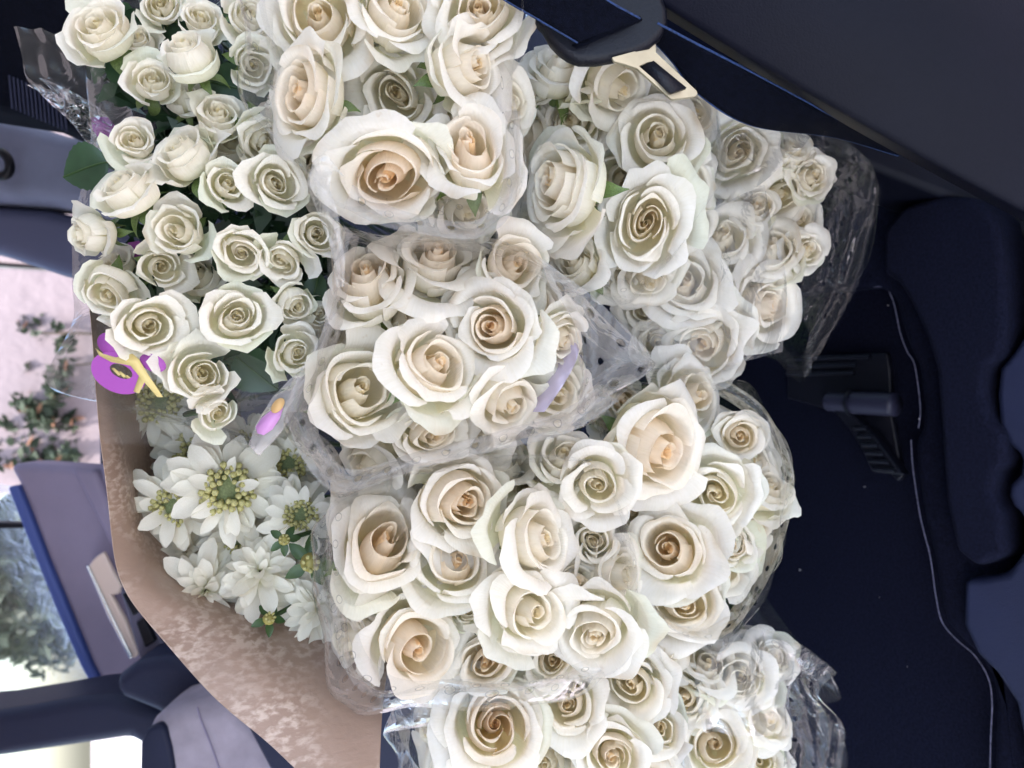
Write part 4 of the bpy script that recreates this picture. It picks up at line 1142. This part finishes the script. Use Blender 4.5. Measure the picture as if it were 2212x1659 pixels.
def mum(label, cx, cy, Rpx, ex, ey, d, seed, whorls=((17, 1.0, .06), (15, .88, .32), (11, .70, .62)), disc=True, inner=False):
    rg = np.random.default_rng(seed)
    Rpx *= 1.2
    c = at(cx, cy, d); rad = Rpx * d / FOC
    view = (CAMP - c).normalized()
    dx, dy = (ex - cx) / (.35 * Rpx), (ey - cy) / (.35 * Rpx); l = math.hypot(dx, dy)
    if l > .8: dx, dy = dx * .8 / l, dy * .8 / l; l = .8
    ax = (img_dir(dx, dy) + view * math.sqrt(1 - l * l)).normalized()
    m = frame(c - ax * .25 * rad, ax, -UPV)
    root = empty("chrysanthemum", m); lop = rg.uniform(0, 6.28)
    tag(root, label, "chrysanthemum", "white chrysanthemums in the brown paper")
    for wi, (n, ln, el) in enumerate(whorls):
        for k in range(n):
            if rg.random() < .06: continue
            a = 2 * math.pi * k / n + wi * .4 + rg.normal(0, .13)
            e = el + rg.normal(0, .20) - .25 * max(0, math.cos(a - lop)) * (wi == 0)
            s = rad * ln * rg.uniform(.74, 1.08)
            mm = Matrix.Rotation(a, 4, 'Z') @ Matrix.Rotation(-e, 4, 'Y') @ Matrix.Rotation(rg.normal(0, .38), 4, 'X') @ Matrix.Diagonal((s, s * rg.uniform(.9, 1.25), s, 1))
            mm.translation = Vector((0, 0, .04 * wi * rad))
            obj("petal", MUMP[int(rg.integers(len(MUMP)))], root, mm)
    if disc:
        dd_ = obj("disc", DISC, root, Matrix.Translation((0, 0, .10 * rad)) @ Matrix.Scale(rad * 1.3, 4))
        for k in range(48):
            q = math.sqrt((k + 7) / 55.0); a = k * GOLD
            r = .25 * q
            mm = Matrix.Translation((r * math.cos(a), r * math.sin(a), .10 * math.sqrt(max(0, 1 - (q * .95) ** 2)))) @ Matrix.Rotation(a, 4, 'Z') @ Matrix.Rotation(.75 * q + rg.normal(0, .1), 4, 'Y') @ Matrix.Scale(rg.uniform(.65, 1.05), 4)
            obj("floret", FLO, dd_, mm)
    bp = Vector(BOUQ['J'][1]) + Vector(rg.normal(0, .015, 3))
    pts = catmull([c - ax * .3 * rad, c - ax * .09, (c - ax * .09).lerp(bp, .5), bp], 12)
    inv = np.array(m.inverted())
    obj("stem", tube_mesh("stem", pts @ inv[:3, :3].T + inv[:3, 3], .0028, MAT["stem"], 6), root)
    return root
full = ((19, 1.0, .0), (16, .88, .2), (11, .68, .42))
dbl = ((17, 1.0, .0), (15, .92, .28), (13, .80, .55), (10, .64, .85), (7, .46, 1.15))
mum("daisy like chrysanthemum with a yellow green disc, at the far left", 372, 1094, 96, 366, 1094, .63, 1, ((19, 1.0, .03), (15, .82, .3), (8, .6, .5)))
mum("largest chrysanthemum with a yellow disc, in the middle of the brown paper", 492, 1058, 122, 494, 1062, .61, 2, full)
mum("dim chrysanthemum veiled by film below the pink print", 345, 868, 104, 342, 862, .68, 3, ((18, 1.0, .03), (14, .82, .3)))
mum("chrysanthemum with a yellow disc beside the lower centre sleeve", 650, 1112, 78, 648, 1112, .62, 4, ((18, 1.0, .03), (14, .82, .32)))
mum("double chrysanthemum without a disc, lowest on the left", 446, 1280, 92, 452, 1292, .625, 5, dbl, disc=False)
mum("double chrysanthemum next to the green bud", 562, 1232, 86, 562, 1222, .615, 6, dbl, disc=False)
mum("chrysanthemum half hidden by the wall of the lower centre sleeve", 690, 1312, 86, 702, 1312, .63, 7, dbl, disc=False)
mum("petalless chrysanthemum head showing only its yellow florets", 322, 1208, 44, 318, 1202, .64, 8, ((6, 1.1, -.3),))
mum("white chrysanthemum petals behind the largest one, near the middle sleeve", 625, 1000, 88, 625, 1000, .66, 9, full)
mum("white chrysanthemum behind the two big ones, towards the film", 420, 970, 90, 420, 968, .68, 10, full)
mum("chrysanthemum low in the gap between the daisy like ones and the double ones", 520, 1165, 76, 520, 1168, .65, 11, full)
mum("chrysanthemum hidden below the daisy like one at the far left", 400, 1190, 74, 398, 1192, .66, 12, dbl, disc=False)
mum("chrysanthemum in the shade behind the film near the printed fold", 545, 960, 84, 545, 955, .68, 13, full)
mum("chrysanthemum peeping out behind the yellow bud", 640, 1215, 70, 640, 1215, .66, 14, dbl, disc=False)
def bud(label, px, py, d, rpx, seed):
    rg = np.random.default_rng(seed)
    c = at(px, py, d); rad = rpx * d / FOC
    m = frame(c, (CAMP - c).normalized() + img_dir(rg.normal(0, .2), rg.normal(0, .2)), -UPV)
    e = empty("chrysanthemum_bud", m); tag(e, label, "flower bud", "green chrysanthemum buds")
    obj("bud_head", dome("bud_head", rad * .9, rad * .85, MAT["bud"], 14, 6), e)
    for k in range(7):
        a = k * .8976 + .2
        obj("floret", FLO, e, Matrix.Translation((rad * .45 * math.cos(a), rad * .45 * math.sin(a), rad * .6)) @ Matrix.Rotation(a, 4, 'Z') @ Matrix.Rotation(.5, 4, 'Y') @ Matrix.Scale(rad * 4.5, 4))
    for k in range(5):
        a = k * 1.2566 + rg.uniform(-.3, .3)
        lm = grid_mesh("bract", leaf_mesh(rad * 2.0, rad * .5, seed + k, 5, 9), MAT["stem"])
        obj("bract", lm, e, Matrix.Rotation(a, 4, 'Z') @ Matrix.Translation((rad * .5, 0, .1 * rad)))
    bp = Vector(BOUQ['J'][1]); inv = np.array(m.inverted())
    pts = catmull([c, c.lerp(bp, .2), bp], 10)
    obj("stem", tube_mesh("stem", pts @ inv[:3, :3].T + inv[:3, 3], .0022, MAT["stem"], 6), e)
bud("yellow bud with green leaves beside the lower centre sleeve", 670, 1214, .585, 24, 1)
bud("green leafy bud left above the yellow bud", 614, 1166, .59, 14, 2)
bud("small green bud on the brown paper under the chrysanthemums", 580, 1338, .60, 15, 3)

# ------------------------------------------------------------------ wrappings
def sleeve(name, label, rim, base, mat, inner=.90, in_d=.05, ripple=.004, n=150, seed=0, rows=26, hole=.020, open_from=None):
    """film tube: rim loop (px, py, depth) facing the viewer, narrowing to the tied stems"""
    rg = np.random.default_rng(seed)
    rp = np.array(rim, float)
    c2 = rp[:, :2].mean(0)
    ring0 = catmull([at(*p) for p in rim], n, True)
    in1 = [at(c2[0] + (p[0] - c2[0]) * inner, c2[1] + (p[1] - c2[1]) * inner, p[2] + in_d) for p in rim]
    in2 = [at(c2[0] + (p[0] - c2[0]) * inner * .88, c2[1] + (p[1] - c2[1]) * inner * .88, p[2] + in_d + .09) for p in rim]
    ring1 = catmull(in1, n, True); ring2 = catmull(in2, n, True)
    b = Vector(base)
    ang = np.linspace(0, 2 * math.pi, n, endpoint=False)
    cen = ring2.mean(0)
    ring3 = np.array(b)[None] + (ring2 - cen) * .30
    V = np.linspace(0, 1, rows) ** 1.1 * 3
    P = np.zeros((rows, n, 3))
    key = np.stack([ring0, ring1, ring2, ring3])
    for j, v in enumerate(V):
        P[j] = catmull(key.reshape(4, -1), 4)[0].reshape(n, 3) * 0
        i = min(int(v), 2); f = v - i
        a0 = key[max(0, i - 1)]; a1 = key[i]; a2 = key[i + 1]; a3 = key[min(3, i + 2)]
        P[j] = .5 * (2 * a1 + (a2 - a0) * f + (2 * a0 - 5 * a1 + 4 * a2 - a3) * f * f + (3 * a1 - a0 - 3 * a2 + a3) * f ** 3)
    nrm = P - P.mean(1, keepdims=True)
    nrm /= np.linalg.norm(nrm, axis=2, keepdims=True) + 1e-9
    s = 0
    for k in range(6):
        fr = rg.integers(2, 11); s = s + np.sin(fr * ang + rg.uniform(0, 6.28) + 2.0 * np.linspace(0, 1, rows)[:, None] * rg.normal()) * rg.uniform(.3, 1) / (1 + fr * .08)
    P += nrm * (s * ripple)[..., None]
    seg = np.linalg.norm(np.diff(P[0], axis=0, append=P[0][:1]), axis=1)
    ul = seg.mean() / hole * np.arange(n)
    total = round(seg.sum() / hole); ul = np.arange(n) * total / n
    vl = np.concatenate([[0], np.cumsum(np.linalg.norm(np.diff(P.mean(1), axis=0), axis=1) + np.linalg.norm(np.diff(P[:, 0], axis=0), axis=1))]) / 2 / hole
    UV = np.stack(np.broadcast_arrays(ul[None, :], vl[:, None] + .2), -1)
    o = obj(name, grid_mesh(name, P - np.array(b), mat, wrap=True, uv=UV))
    o.location = b
    tag(o, label, "film sleeve", "film sleeves round the bouquets")
    return o

def sheet(name, rows_px, mat, nu=60, nv=24, ripple=.0, hole=.020, seed=0):
    """film or paper sheet through rows of (px, py, depth) points"""
    rg = np.random.default_rng(seed)
    rr = np.array([catmull([at(*p) for p in row], nu) for row in rows_px])
    P = catmull(rr.reshape(len(rr), -1), nv).reshape(nv, nu, 3)
    if ripple:
        uu = np.linspace(0, 1, nu)[None, :]; vv = np.linspace(0, 1, nv)[:, None]
        s = 0
        for k in range(7):
            s = s + np.sin(rg.uniform(4, 26) * uu + rg.uniform(-14, 14) * vv + rg.uniform(0, 6.28)) * rg.uniform(.3, 1)
        P = P + np.array(-FWD)[None, None] * (s * ripple)[..., None]
    ul = np.concatenate([[0], np.cumsum(np.linalg.norm(np.diff(P[nv // 2], axis=0), axis=1))]) / hole
    vl = np.concatenate([[0], np.cumsum(np.linalg.norm(np.diff(P[:, nu // 2], axis=0), axis=1))]) / hole
    UV = np.stack(np.broadcast_arrays(ul[None, :], vl[:, None]), -1)
    c = P.mean((0, 1))
    o = obj(name, grid_mesh(name, P - c, mat, uv=UV)); o.location = Vector(c)
    return o

SB = sleeve("film_sleeve", "clear holed film sleeve round the top centre roses, its rim folded into a loop",
       [(578, -60, .455), (574, 120, .455), (576, 220, .46), (610, 320, .46), (680, 400, .455), (740, 445, .445), (820, 482, .44), (920, 505, .44), (1030, 510, .445), (1105, 460, .45), (1122, 340, .455), (1118, 180, .46), (1122, -60, .46), (850, -120, .45)],
       BOUQ['B'][1], MAT["film"], inner=.93, in_d=.05, seed=1)
o = sheet("rim_fold", [[(700, 330, .452), (676, 352, .45), (664, 392, .45), (682, 450, .452), (716, 540, .46), (726, 620, .47)],
                       [(716, 346, .440), (692, 362, .436), (684, 398, .436), (704, 452, .44), (730, 540, .455), (736, 620, .468)],
                       [(742, 380, .436), (722, 372, .430), (712, 404, .430), (726, 448, .436), (742, 530, .45), (744, 620, .466)]], MAT["film_fold"], ripple=.0008, hole=.018)
set_parent(o, SB)
SC = sleeve("film_sleeve", "clear holed film sleeve round the middle roses with a wide flap on the right",
       [(738, 500, .475), (830, 506, .465), (950, 512, .46), (1080, 528, .465), (1170, 560, .475), (1290, 650, .49), (1398, 760, .50), (1404, 800, .50), (1330, 862, .50), (1230, 930, .49), (1060, 972, .475), (900, 1010, .465), (790, 1052, .46), (712, 1058, .46), (650, 985, .465), (614, 890, .475), (668, 790, .48), (706, 700, .48), (722, 590, .48)],
       BOUQ['C'][1], MAT["film_milky"], inner=.86, in_d=.06, seed=2)
SG = sleeve("film_sleeve", "clear film sleeve round the lower centre roses standing on the brown paper",
       [(712, 1090, .50), (706, 1180, .50), (714, 1290, .50), (738, 1420, .50), (772, 1486, .50), (830, 1504, .495), (960, 1496, .495), (1160, 1484, .50), (1280, 1466, .51), (1366, 1390, .53), (1370, 1250, .54), (1360, 1110, .54), (1260, 990, .53), (1000, 985, .52), (800, 1030, .51)],
       BOUQ['G'][1], MAT["film"], inner=.93, in_d=.05, seed=3)
SF = sleeve("film_sleeve", "clear film sleeve with a rounded edge round the right middle roses",
       [(1290, 850, .60), (1400, 800, .60), (1560, 815, .61), (1650, 880, .61), (1704, 985, .61), (1712, 1060, .61), (1690, 1170, .61), (1640, 1280, .605), (1560, 1372, .60), (1470, 1370, .60), (1390, 1310, .60), (1350, 1200, .60), (1310, 1000, .60)],
       BOUQ['F'][1], MAT["film_dim"], inner=.95, in_d=.05, seed=4)
SE = sleeve("film_sleeve", "large holed film sleeve over the far right roses reaching to the carpet",
       [(1370, 620, .66), (1480, 470, .66), (1560, 330, .67), (1600, 275, .68), (1770, 262, .70), (1868, 330, .72), (1895, 440, .73), (1850, 590, .73), (1770, 660, .72), (1745, 760, .70), (1730, 826, .69), (1650, 765, .68), (1570, 800, .67), (1480, 812, .66), (1400, 770, .66)],
       BOUQ['E'][1], MAT["film_dim"], inner=.93, in_d=.06, seed=5)
o = sheet("front_flap", [[(1480, 295, .655), (1580, 278, .655), (1680, 266, .66), (1770, 262, .68)],
                         [(1470, 400, .635), (1560, 380, .635), (1650, 350, .645), (1740, 310, .67)],
                         [(1440, 500, .63), (1540, 455, .63), (1640, 400, .64), (1718, 330, .66)]], MAT["film_veil"], ripple=.0012, seed=3)
set_parent(o, SE)
o = sheet("front_flap", [[(1480, 480, .63), (1560, 440, .63), (1650, 400, .64)], [(1420, 600, .62), (1540, 560, .62), (1680, 520, .64)], [(1400, 700, .62), (1540, 680, .62), (1700, 640, .65)], [(1440, 800, .63), (1560, 790, .635), (1690, 760, .66)]], MAT["film_veil"], ripple=.0012, seed=13)
set_parent(o, SE)
SH = sleeve("film_sleeve", "glinting clear film sleeve round the bottom roses",
       [(838, 1530, .56), (900, 1506, .55), (1080, 1478, .55), (1250, 1440, .57), (1390, 1370, .60), (1462, 1480, .62), (1480, 1600, .62), (1470, 1760, .6), (1100, 1800, .55), (930, 1700, .55), (880, 1620, .555)],
       BOUQ['H'][1], MAT["film"], inner=.95, in_d=.05, seed=6)
SI = sleeve("film_sleeve", "holed film sleeve with a square corner round the lower right roses",
       [(1420, 1420, .72), (1530, 1372, .72), (1640, 1350, .72), (1720, 1390, .73), (1806, 1452, .75), (1762, 1470, .74), (1770, 1550, .74), (1824, 1576, .76), (1812, 1660, .76), (1800, 1800, .76), (1500, 1800, .72), (1420, 1640, .72)],
       BOUQ['I'][1], MAT["film_dim"], inner=.92, in_d=.06, seed=7, ripple=.002)
o = sheet("front_flap", [[(1520, 1385, .69), (1620, 1360, .69), (1720, 1400, .70)], [(1500, 1480, .68), (1600, 1470, .68), (1710, 1490, .70)], [(1520, 1580, .69), (1610, 1590, .69), (1700, 1590, .70)]], MAT["film_veil"], ripple=.0012, seed=14)
set_parent(o, SI)
SD = sleeve("film_sleeve", "clear film sleeve between the top centre and the belt side roses",
       [(1120, 60, .56), (1124, 300, .55), (1130, 480, .545), (1190, 600, .55), (1300, 640, .56), (1420, 610, .57), (1500, 480, .58), (1560, 360, .60), (1540, 230, .61), (1420, 100, .60), (1250, 30, .58)],
       BOUQ['D'][1], MAT["film"], inner=.95, in_d=.05, seed=8)
SA = sleeve("film_sleeve", "clear film sleeve round the spray roses, crinkled and glinting at the upper left",
       [(260, 40, .62), (280, 130, .62), (280, 200, .62), (290, 280, .61), (290, 350, .61), (270, 430, .61), (250, 500, .61), (250, 560, .61), (250, 640, .60), (260, 720, .58), (204, 860, .56), (330, 905, .555), (430, 925, .55), (545, 960, .54), (600, 930, .53), (640, 870, .52), (700, 760, .52), (720, 600, .53), (660, 400, .54), (590, 300, .54), (572, 0, .54), (300, -120, .56)],
       BOUQ['A'][1], MAT["film_plain"], inner=.96, in_d=.06, seed=9, ripple=.0012)
o = sheet("crinkled_edge", [[(62, 180, .565), (110, 225, .562), (160, 275, .56), (215, 335, .56), (240, 345, .56)],
                            [(110, 190, .572), (140, 225, .556), (195, 268, .566), (240, 310, .554), (250, 330, .56)],
                            [(75, 165, .58), (160, 200, .575), (230, 245, .575), (250, 280, .575), (265, 310, .575)]], MAT["film_crinkle"], ripple=.0028, nu=110, nv=50, seed=5)
set_parent(o, SA)
o = sheet("upper_flap", [[(30, 58, .59), (90, 64, .585), (160, 98, .58), (250, 150, .58)],
                         [(55, 150, .59), (110, 150, .585), (180, 180, .58), (250, 210, .58)],
                         [(60, 185, .59), (120, 210, .585), (190, 240, .58), (250, 260, .58)]], MAT["film_plain"], ripple=.001, seed=6)
set_parent(o, SA)
o = sheet("lower_veil", [[(210, 700, .552), (206, 800, .552), (212, 880, .552), (225, 960, .555)],
                         [(330, 720, .545), (330, 800, .545), (330, 890, .545), (340, 960, .55)],
                         [(480, 740, .54), (480, 820, .538), (480, 900, .538), (480, 955, .54)],
                         [(640, 820, .53), (620, 870, .528), (600, 930, .528), (560, 985, .53)]], MAT["film_plain"], ripple=.0012, seed=7)
set_parent(o, SA)

# bands of film that stand out in front at the sleeve mouths
def part_sheet(parent, name, rows, mat, **kw):
    o = sheet(name, rows, MAT[mat], **kw); set_parent(o, parent); return o
part_sheet(SB, "rim_band", [[(742, 448, .437), (820, 486, .432), (920, 508, .432), (1030, 514, .436), (1098, 470, .442), (1122, 380, .45), (1124, 240, .455)],
                            [(752, 425, .441), (826, 464, .437), (922, 490, .436), (1026, 497, .44), (1086, 456, .447), (1108, 370, .455), (1110, 240, .46)],
                            [(760, 398, .447), (832, 440, .444), (922, 468, .442), (1020, 478, .447), (1070, 440, .454), (1090, 360, .462), (1092, 240, .467)]], "film_milky", nu=110, ripple=.0006, seed=21, hole=.019)
part_sheet(SC, "rim_band", [[(614, 890, .465), (650, 985, .455), (712, 1060, .45), (790, 1054, .45), (900, 1014, .455), (1060, 976, .465), (1230, 934, .48), (1336, 866, .49)],
                            [(640, 886, .470), (672, 968, .460), (728, 1034, .455), (796, 1032, .455), (900, 996, .46), (1060, 956, .47), (1220, 912, .485), (1310, 850, .495)],
                            [(664, 880, .477), (694, 950, .467), (742, 1008, .462), (800, 1008, .462), (900, 976, .467), (1060, 936, .477), (1210, 888, .492), (1290, 836, .502)]], "film_milky", nu=120, ripple=.0006, seed=22, hole=.019)
part_sheet(SC, "left_wall", [[(742, 486, .462), (716, 600, .468), (694, 720, .47), (640, 820, .468), (612, 892, .466)], [(760, 500, .468), (738, 600, .472), (716, 720, .474), (668, 826, .472), (640, 890, .470)], [(776, 510, .48), (756, 600, .484), (734, 720, .486), (690, 832, .482), (662, 888, .478)]], "film_milky", nu=80, ripple=.0009, seed=28, hole=.019)
part_sheet(SC, "side_flap", [[(1165, 555, .472), (1290, 648, .485), (1398, 758, .495), (1405, 800, .495)],
                             [(1190, 620, .485), (1266, 700, .495), (1344, 782, .50), (1372, 824, .50)],
                             [(1236, 690, .500), (1262, 760, .505), (1290, 820, .51), (1300, 866, .51)],
                             [(1250, 780, .515), (1258, 820, .518), (1250, 870, .518), (1226, 934, .51)]], "film_milky", nu=70, nv=40, ripple=.0009, seed=23, hole=.019)
part_sheet(SG, "rim_band", [[(712, 1085, .495), (704, 1180, .495), (712, 1290, .495), (738, 1420, .495), (775, 1488, .495), (835, 1506, .49), (960, 1498, .49), (1160, 1486, .495), (1300, 1450, .51)],
                            [(738, 1088, .502), (726, 1180, .505), (734, 1290, .505), (762, 1412, .502), (802, 1470, .502), (856, 1488, .497), (970, 1484, .497), (1160, 1472, .502), (1290, 1436, .515)],
                            [(760, 1090, .512), (746, 1180, .517), (756, 1290, .517), (786, 1400, .512), (830, 1450, .512), (880, 1466, .507), (980, 1468, .507), (1160, 1456, .512), (1280, 1420, .525)]], "film", nu=120, ripple=.0006, seed=24, hole=.019)
part_sheet(SF, "rim_band", [[(1560, 815, .605), (1650, 880, .61), (1704, 985, .61), (1714, 1060, .61), (1692, 1170, .61), (1642, 1282, .605), (1560, 1376, .60), (1470, 1374, .60), (1388, 1312, .60)],
                            [(1545, 850, .62), (1625, 905, .63), (1672, 992, .635), (1680, 1060, .635), (1660, 1162, .635), (1614, 1262, .63), (1548, 1346, .62), (1474, 1350, .615), (1406, 1300, .612)]], "film_dim", nu=100, nv=14, ripple=.0008, seed=25, hole=.019)
part_sheet(SI, "square_flap", [[(1640, 1352, .73), (1730, 1398, .74), (1808, 1452, .755)], [(1670, 1450, .745), (1720, 1475, .75), (1768, 1500, .757)],
                               [(1694, 1540, .755), (1760, 1556, .76), (1824, 1576, .768)], [(1690, 1700, .757), (1750, 1700, .762), (1806, 1700, .77)]], "film_dim", nu=50, nv=40, ripple=.0008, seed=26, hole=.021)
part_sheet(SE, "side_flap", [[(1760, 270, .725), (1860, 330, .735), (1905, 410, .745)], [(1765, 420, .735), (1835, 470, .74), (1878, 520, .75)],
                             [(1740, 560, .735), (1800, 590, .74), (1852, 620, .745)], [(1725, 660, .735), (1745, 720, .735), (1738, 820, .73)]], "film_dim", nu=50, nv=50, ripple=.0012, seed=27, hole=.021)

# printed butterflies on the spray sleeve
MAT["print_purple"] = plain("purple_print", (0.34, 0.08, 0.36), rough=.35)
MAT["print_orange"] = plain("orange_print", (0.62, 0.38, 0.16), rough=.35)
MAT["print_yellow"] = plain("yellow_print", (0.62, 0.50, 0.20), rough=.35)
def ellipse(cx, cy, rx, ry, rot, d, n=28):
    return [at(cx + rx * math.cos(t) * math.cos(rot) - ry * math.sin(t) * math.sin(rot), cy + rx * math.cos(t) * math.sin(rot) + ry * math.sin(t) * math.cos(rot), d) for t in np.linspace(0, 2 * math.pi, n, endpoint=False)]
def ring(cx, cy, rx, ry, rot, hx, hy, hrx, hry, d, mat, parent):
    A = ellipse(cx, cy, rx, ry, rot, d); B = ellipse(cx + hx, cy + hy, hrx, hry, rot, d); n = len(A)
    c = A[0].copy()
    o = obj("print_wing", mesh("print_wing", [p - c for p in A + B], [(i, (i + 1) % n, n + (i + 1) % n, n + i) for i in range(n)], mat, False)); o.location = c
    s = o.modifiers.new("s", 'SOLIDIFY'); s.thickness = .0003
    set_parent(o, parent)
def blob(nm, pts, d, mat, parent):
    set_parent(prism(nm, [at(x, y, d) for x, y in pts], img_dir(0, 0, -.0003), mat), parent)
D_ = .508
ring(256, 806, 62, 42, .42, 6, -4, 26, 14, D_, MAT["print_purple"], SA)
set_parent(prism("print_wing", ellipse(240, 744, 32, 24, .5, D_), img_dir(0, 0, -.0003), MAT["print_purple"]), SA)
set_parent(prism("print_wing", ellipse(330, 784, 30, 18, .4, D_), img_dir(0, 0, -.0003), MAT["print_purple"]), SA)
blob("print_body", [(206, 752), (222, 764), (250, 772), (286, 764), (300, 776), (322, 812), (346, 848), (352, 858), (340, 858), (312, 826), (300, 850), (288, 846), (300, 812), (282, 790), (240, 782), (214, 768)], D_ - .0006, MAT["print_yellow"], SA)
for k in range(3):
    blob("print_stripe", [(240 + 14 * k, 796 + 8 * k), (246 + 14 * k, 794 + 8 * k), (262 + 12 * k, 808 + 5 * k), (256 + 12 * k, 812 + 5 * k)], D_ + .0006, MAT["print_yellow"], SA)
d2 = .523
MAT["print_pink"] = plain("pink_print", (0.55, 0.26, 0.52), rough=.3)
MAT["fold_film"] = film_material("mauve_fold_film", haze=0.3, holes=False, tint=(.80, .72, .78))
part_sheet(SA, "printed_fold", [[(668, 800, .515), (650, 850, .513), (618, 920, .512), (560, 985, .514)], [(650, 815, .510), (622, 860, .508), (590, 915, .508), (548, 972, .511)], [(640, 808, .514), (596, 850, .513), (560, 905, .513), (536, 962, .514)]], "fold_film", nu=40, nv=20, ripple=.0004, seed=31)
d2 = .5065
blob("print_wing", [(612, 880), (604, 905), (588, 928), (570, 940), (556, 936), (552, 922), (566, 902), (584, 888), (600, 880)], d2, MAT["print_pink"], SA)
set_parent(prism("print_spot", ellipse(600, 876, 19, 11, -.9, d2 - .0006), img_dir(0, 0, -.0003), MAT["print_orange"]), SA)
blob("print_wing", [(276, 524), (300, 520), (316, 540), (302, 556), (282, 560), (270, 545)], .575, MAT["print_purple"], SA)
blob("print_wing", [(196, 254), (232, 252), (250, 274), (238, 296), (214, 300), (200, 280)], .60, MAT["print_purple"], SA)

# brown paper round the chrysanthemums
kp = sheet("paper_wrap", [
    [(196, 660, .60), (206, 800, .58), (222, 1000, .575), (236, 1150, .575), (270, 1260, .57), (330, 1360, .56), (440, 1480, .55), (560, 1590, .54), (680, 1700, .53), (820, 1760, .53)],
    [(215, 680, .615), (236, 810, .60), (262, 1000, .60), (282, 1140, .60), (330, 1240, .595), (410, 1310, .59), (520, 1390, .58), (620, 1480, .57), (720, 1580, .56), (820, 1660, .555)],
    [(260, 700, .66), (280, 830, .66), (300, 1000, .66), (330, 1130, .66), (390, 1220, .65), (470, 1280, .645), (570, 1320, .64), (670, 1370, .63), (760, 1450, .61), (826, 1530, .59)],
    [(330, 740, .73), (350, 850, .73), (370, 990, .73), (400, 1100, .73), (450, 1170, .72), (520, 1220, .72), (610, 1250, .71), (700, 1280, .70), (790, 1330, .68), (840, 1400, .66)],
    [(520, 850, .80), (520, 900, .80), (520, 960, .80), (530, 1040, .80), (560, 1100, .80), (600, 1140, .80), (650, 1160, .80), (720, 1180, .79), (790, 1200, .78), (840, 1240, .76)]],
    MAT["kraft"], nu=160, nv=70, ripple=.0018, seed=11)
so = kp.modifiers.new("s", 'SOLIDIFY'); so.thickness = .0004
tag(kp, "mottled brown kraft paper wrapped round the chrysanthemums", "wrapping paper")

# lint and crumbs on the carpet
rl2 = np.random.default_rng(3)
V_, F_ = [], []
for k, (x, y, r) in enumerate([(1728, 1231, .0022), (1868, 1052, .0016), (1893, 612, .0022), (1918, 660, .0012), (1985, 905, .0012), (1900, 1290, .0006), (1960, 1440, .0007)]):
    c = np.array(on_z(x, y, .047 if k in (4,) else .002))
    b0 = len(V_)
    for d in ((1, 0, 0), (-1, 0, 0), (0, 1, 0), (0, -1, 0), (0, 0, 1), (0, 0, -1)):
        V_.append(c + np.array(d) * r * rl2.uniform(.5, 1.3))
    F_ += [tuple(b0 + q for q in t) for t in ((0, 2, 4), (2, 1, 4), (1, 3, 4), (3, 0, 4), (2, 0, 5), (1, 2, 5), (3, 1, 5), (0, 3, 5))]
tag(obj("lint", mesh("lint", V_, F_, plain("pale_lint", (.3, .28, .3), rough=.9), False)), "tiny pale crumbs and lint scattered on the navy carpet", "lint", kind="stuff")

# lavender tissue between the middle roses and their film
tp = sheet("tissue_paper", [[(1252, 755, .515), (1242, 785, .512), (1218, 830, .512), (1176, 890, .515)], [(1240, 740, .525), (1226, 780, .522), (1196, 826, .522), (1150, 890, .525)], [(1200, 740, .545), (1180, 790, .545), (1150, 840, .545), (1120, 890, .545)]], plain("lavender_tissue", (.50, .44, .55), rough=.7), ripple=.0007, seed=41)
tag(tp, "strip of lavender tissue paper at the right inside the middle sleeve", "tissue paper")
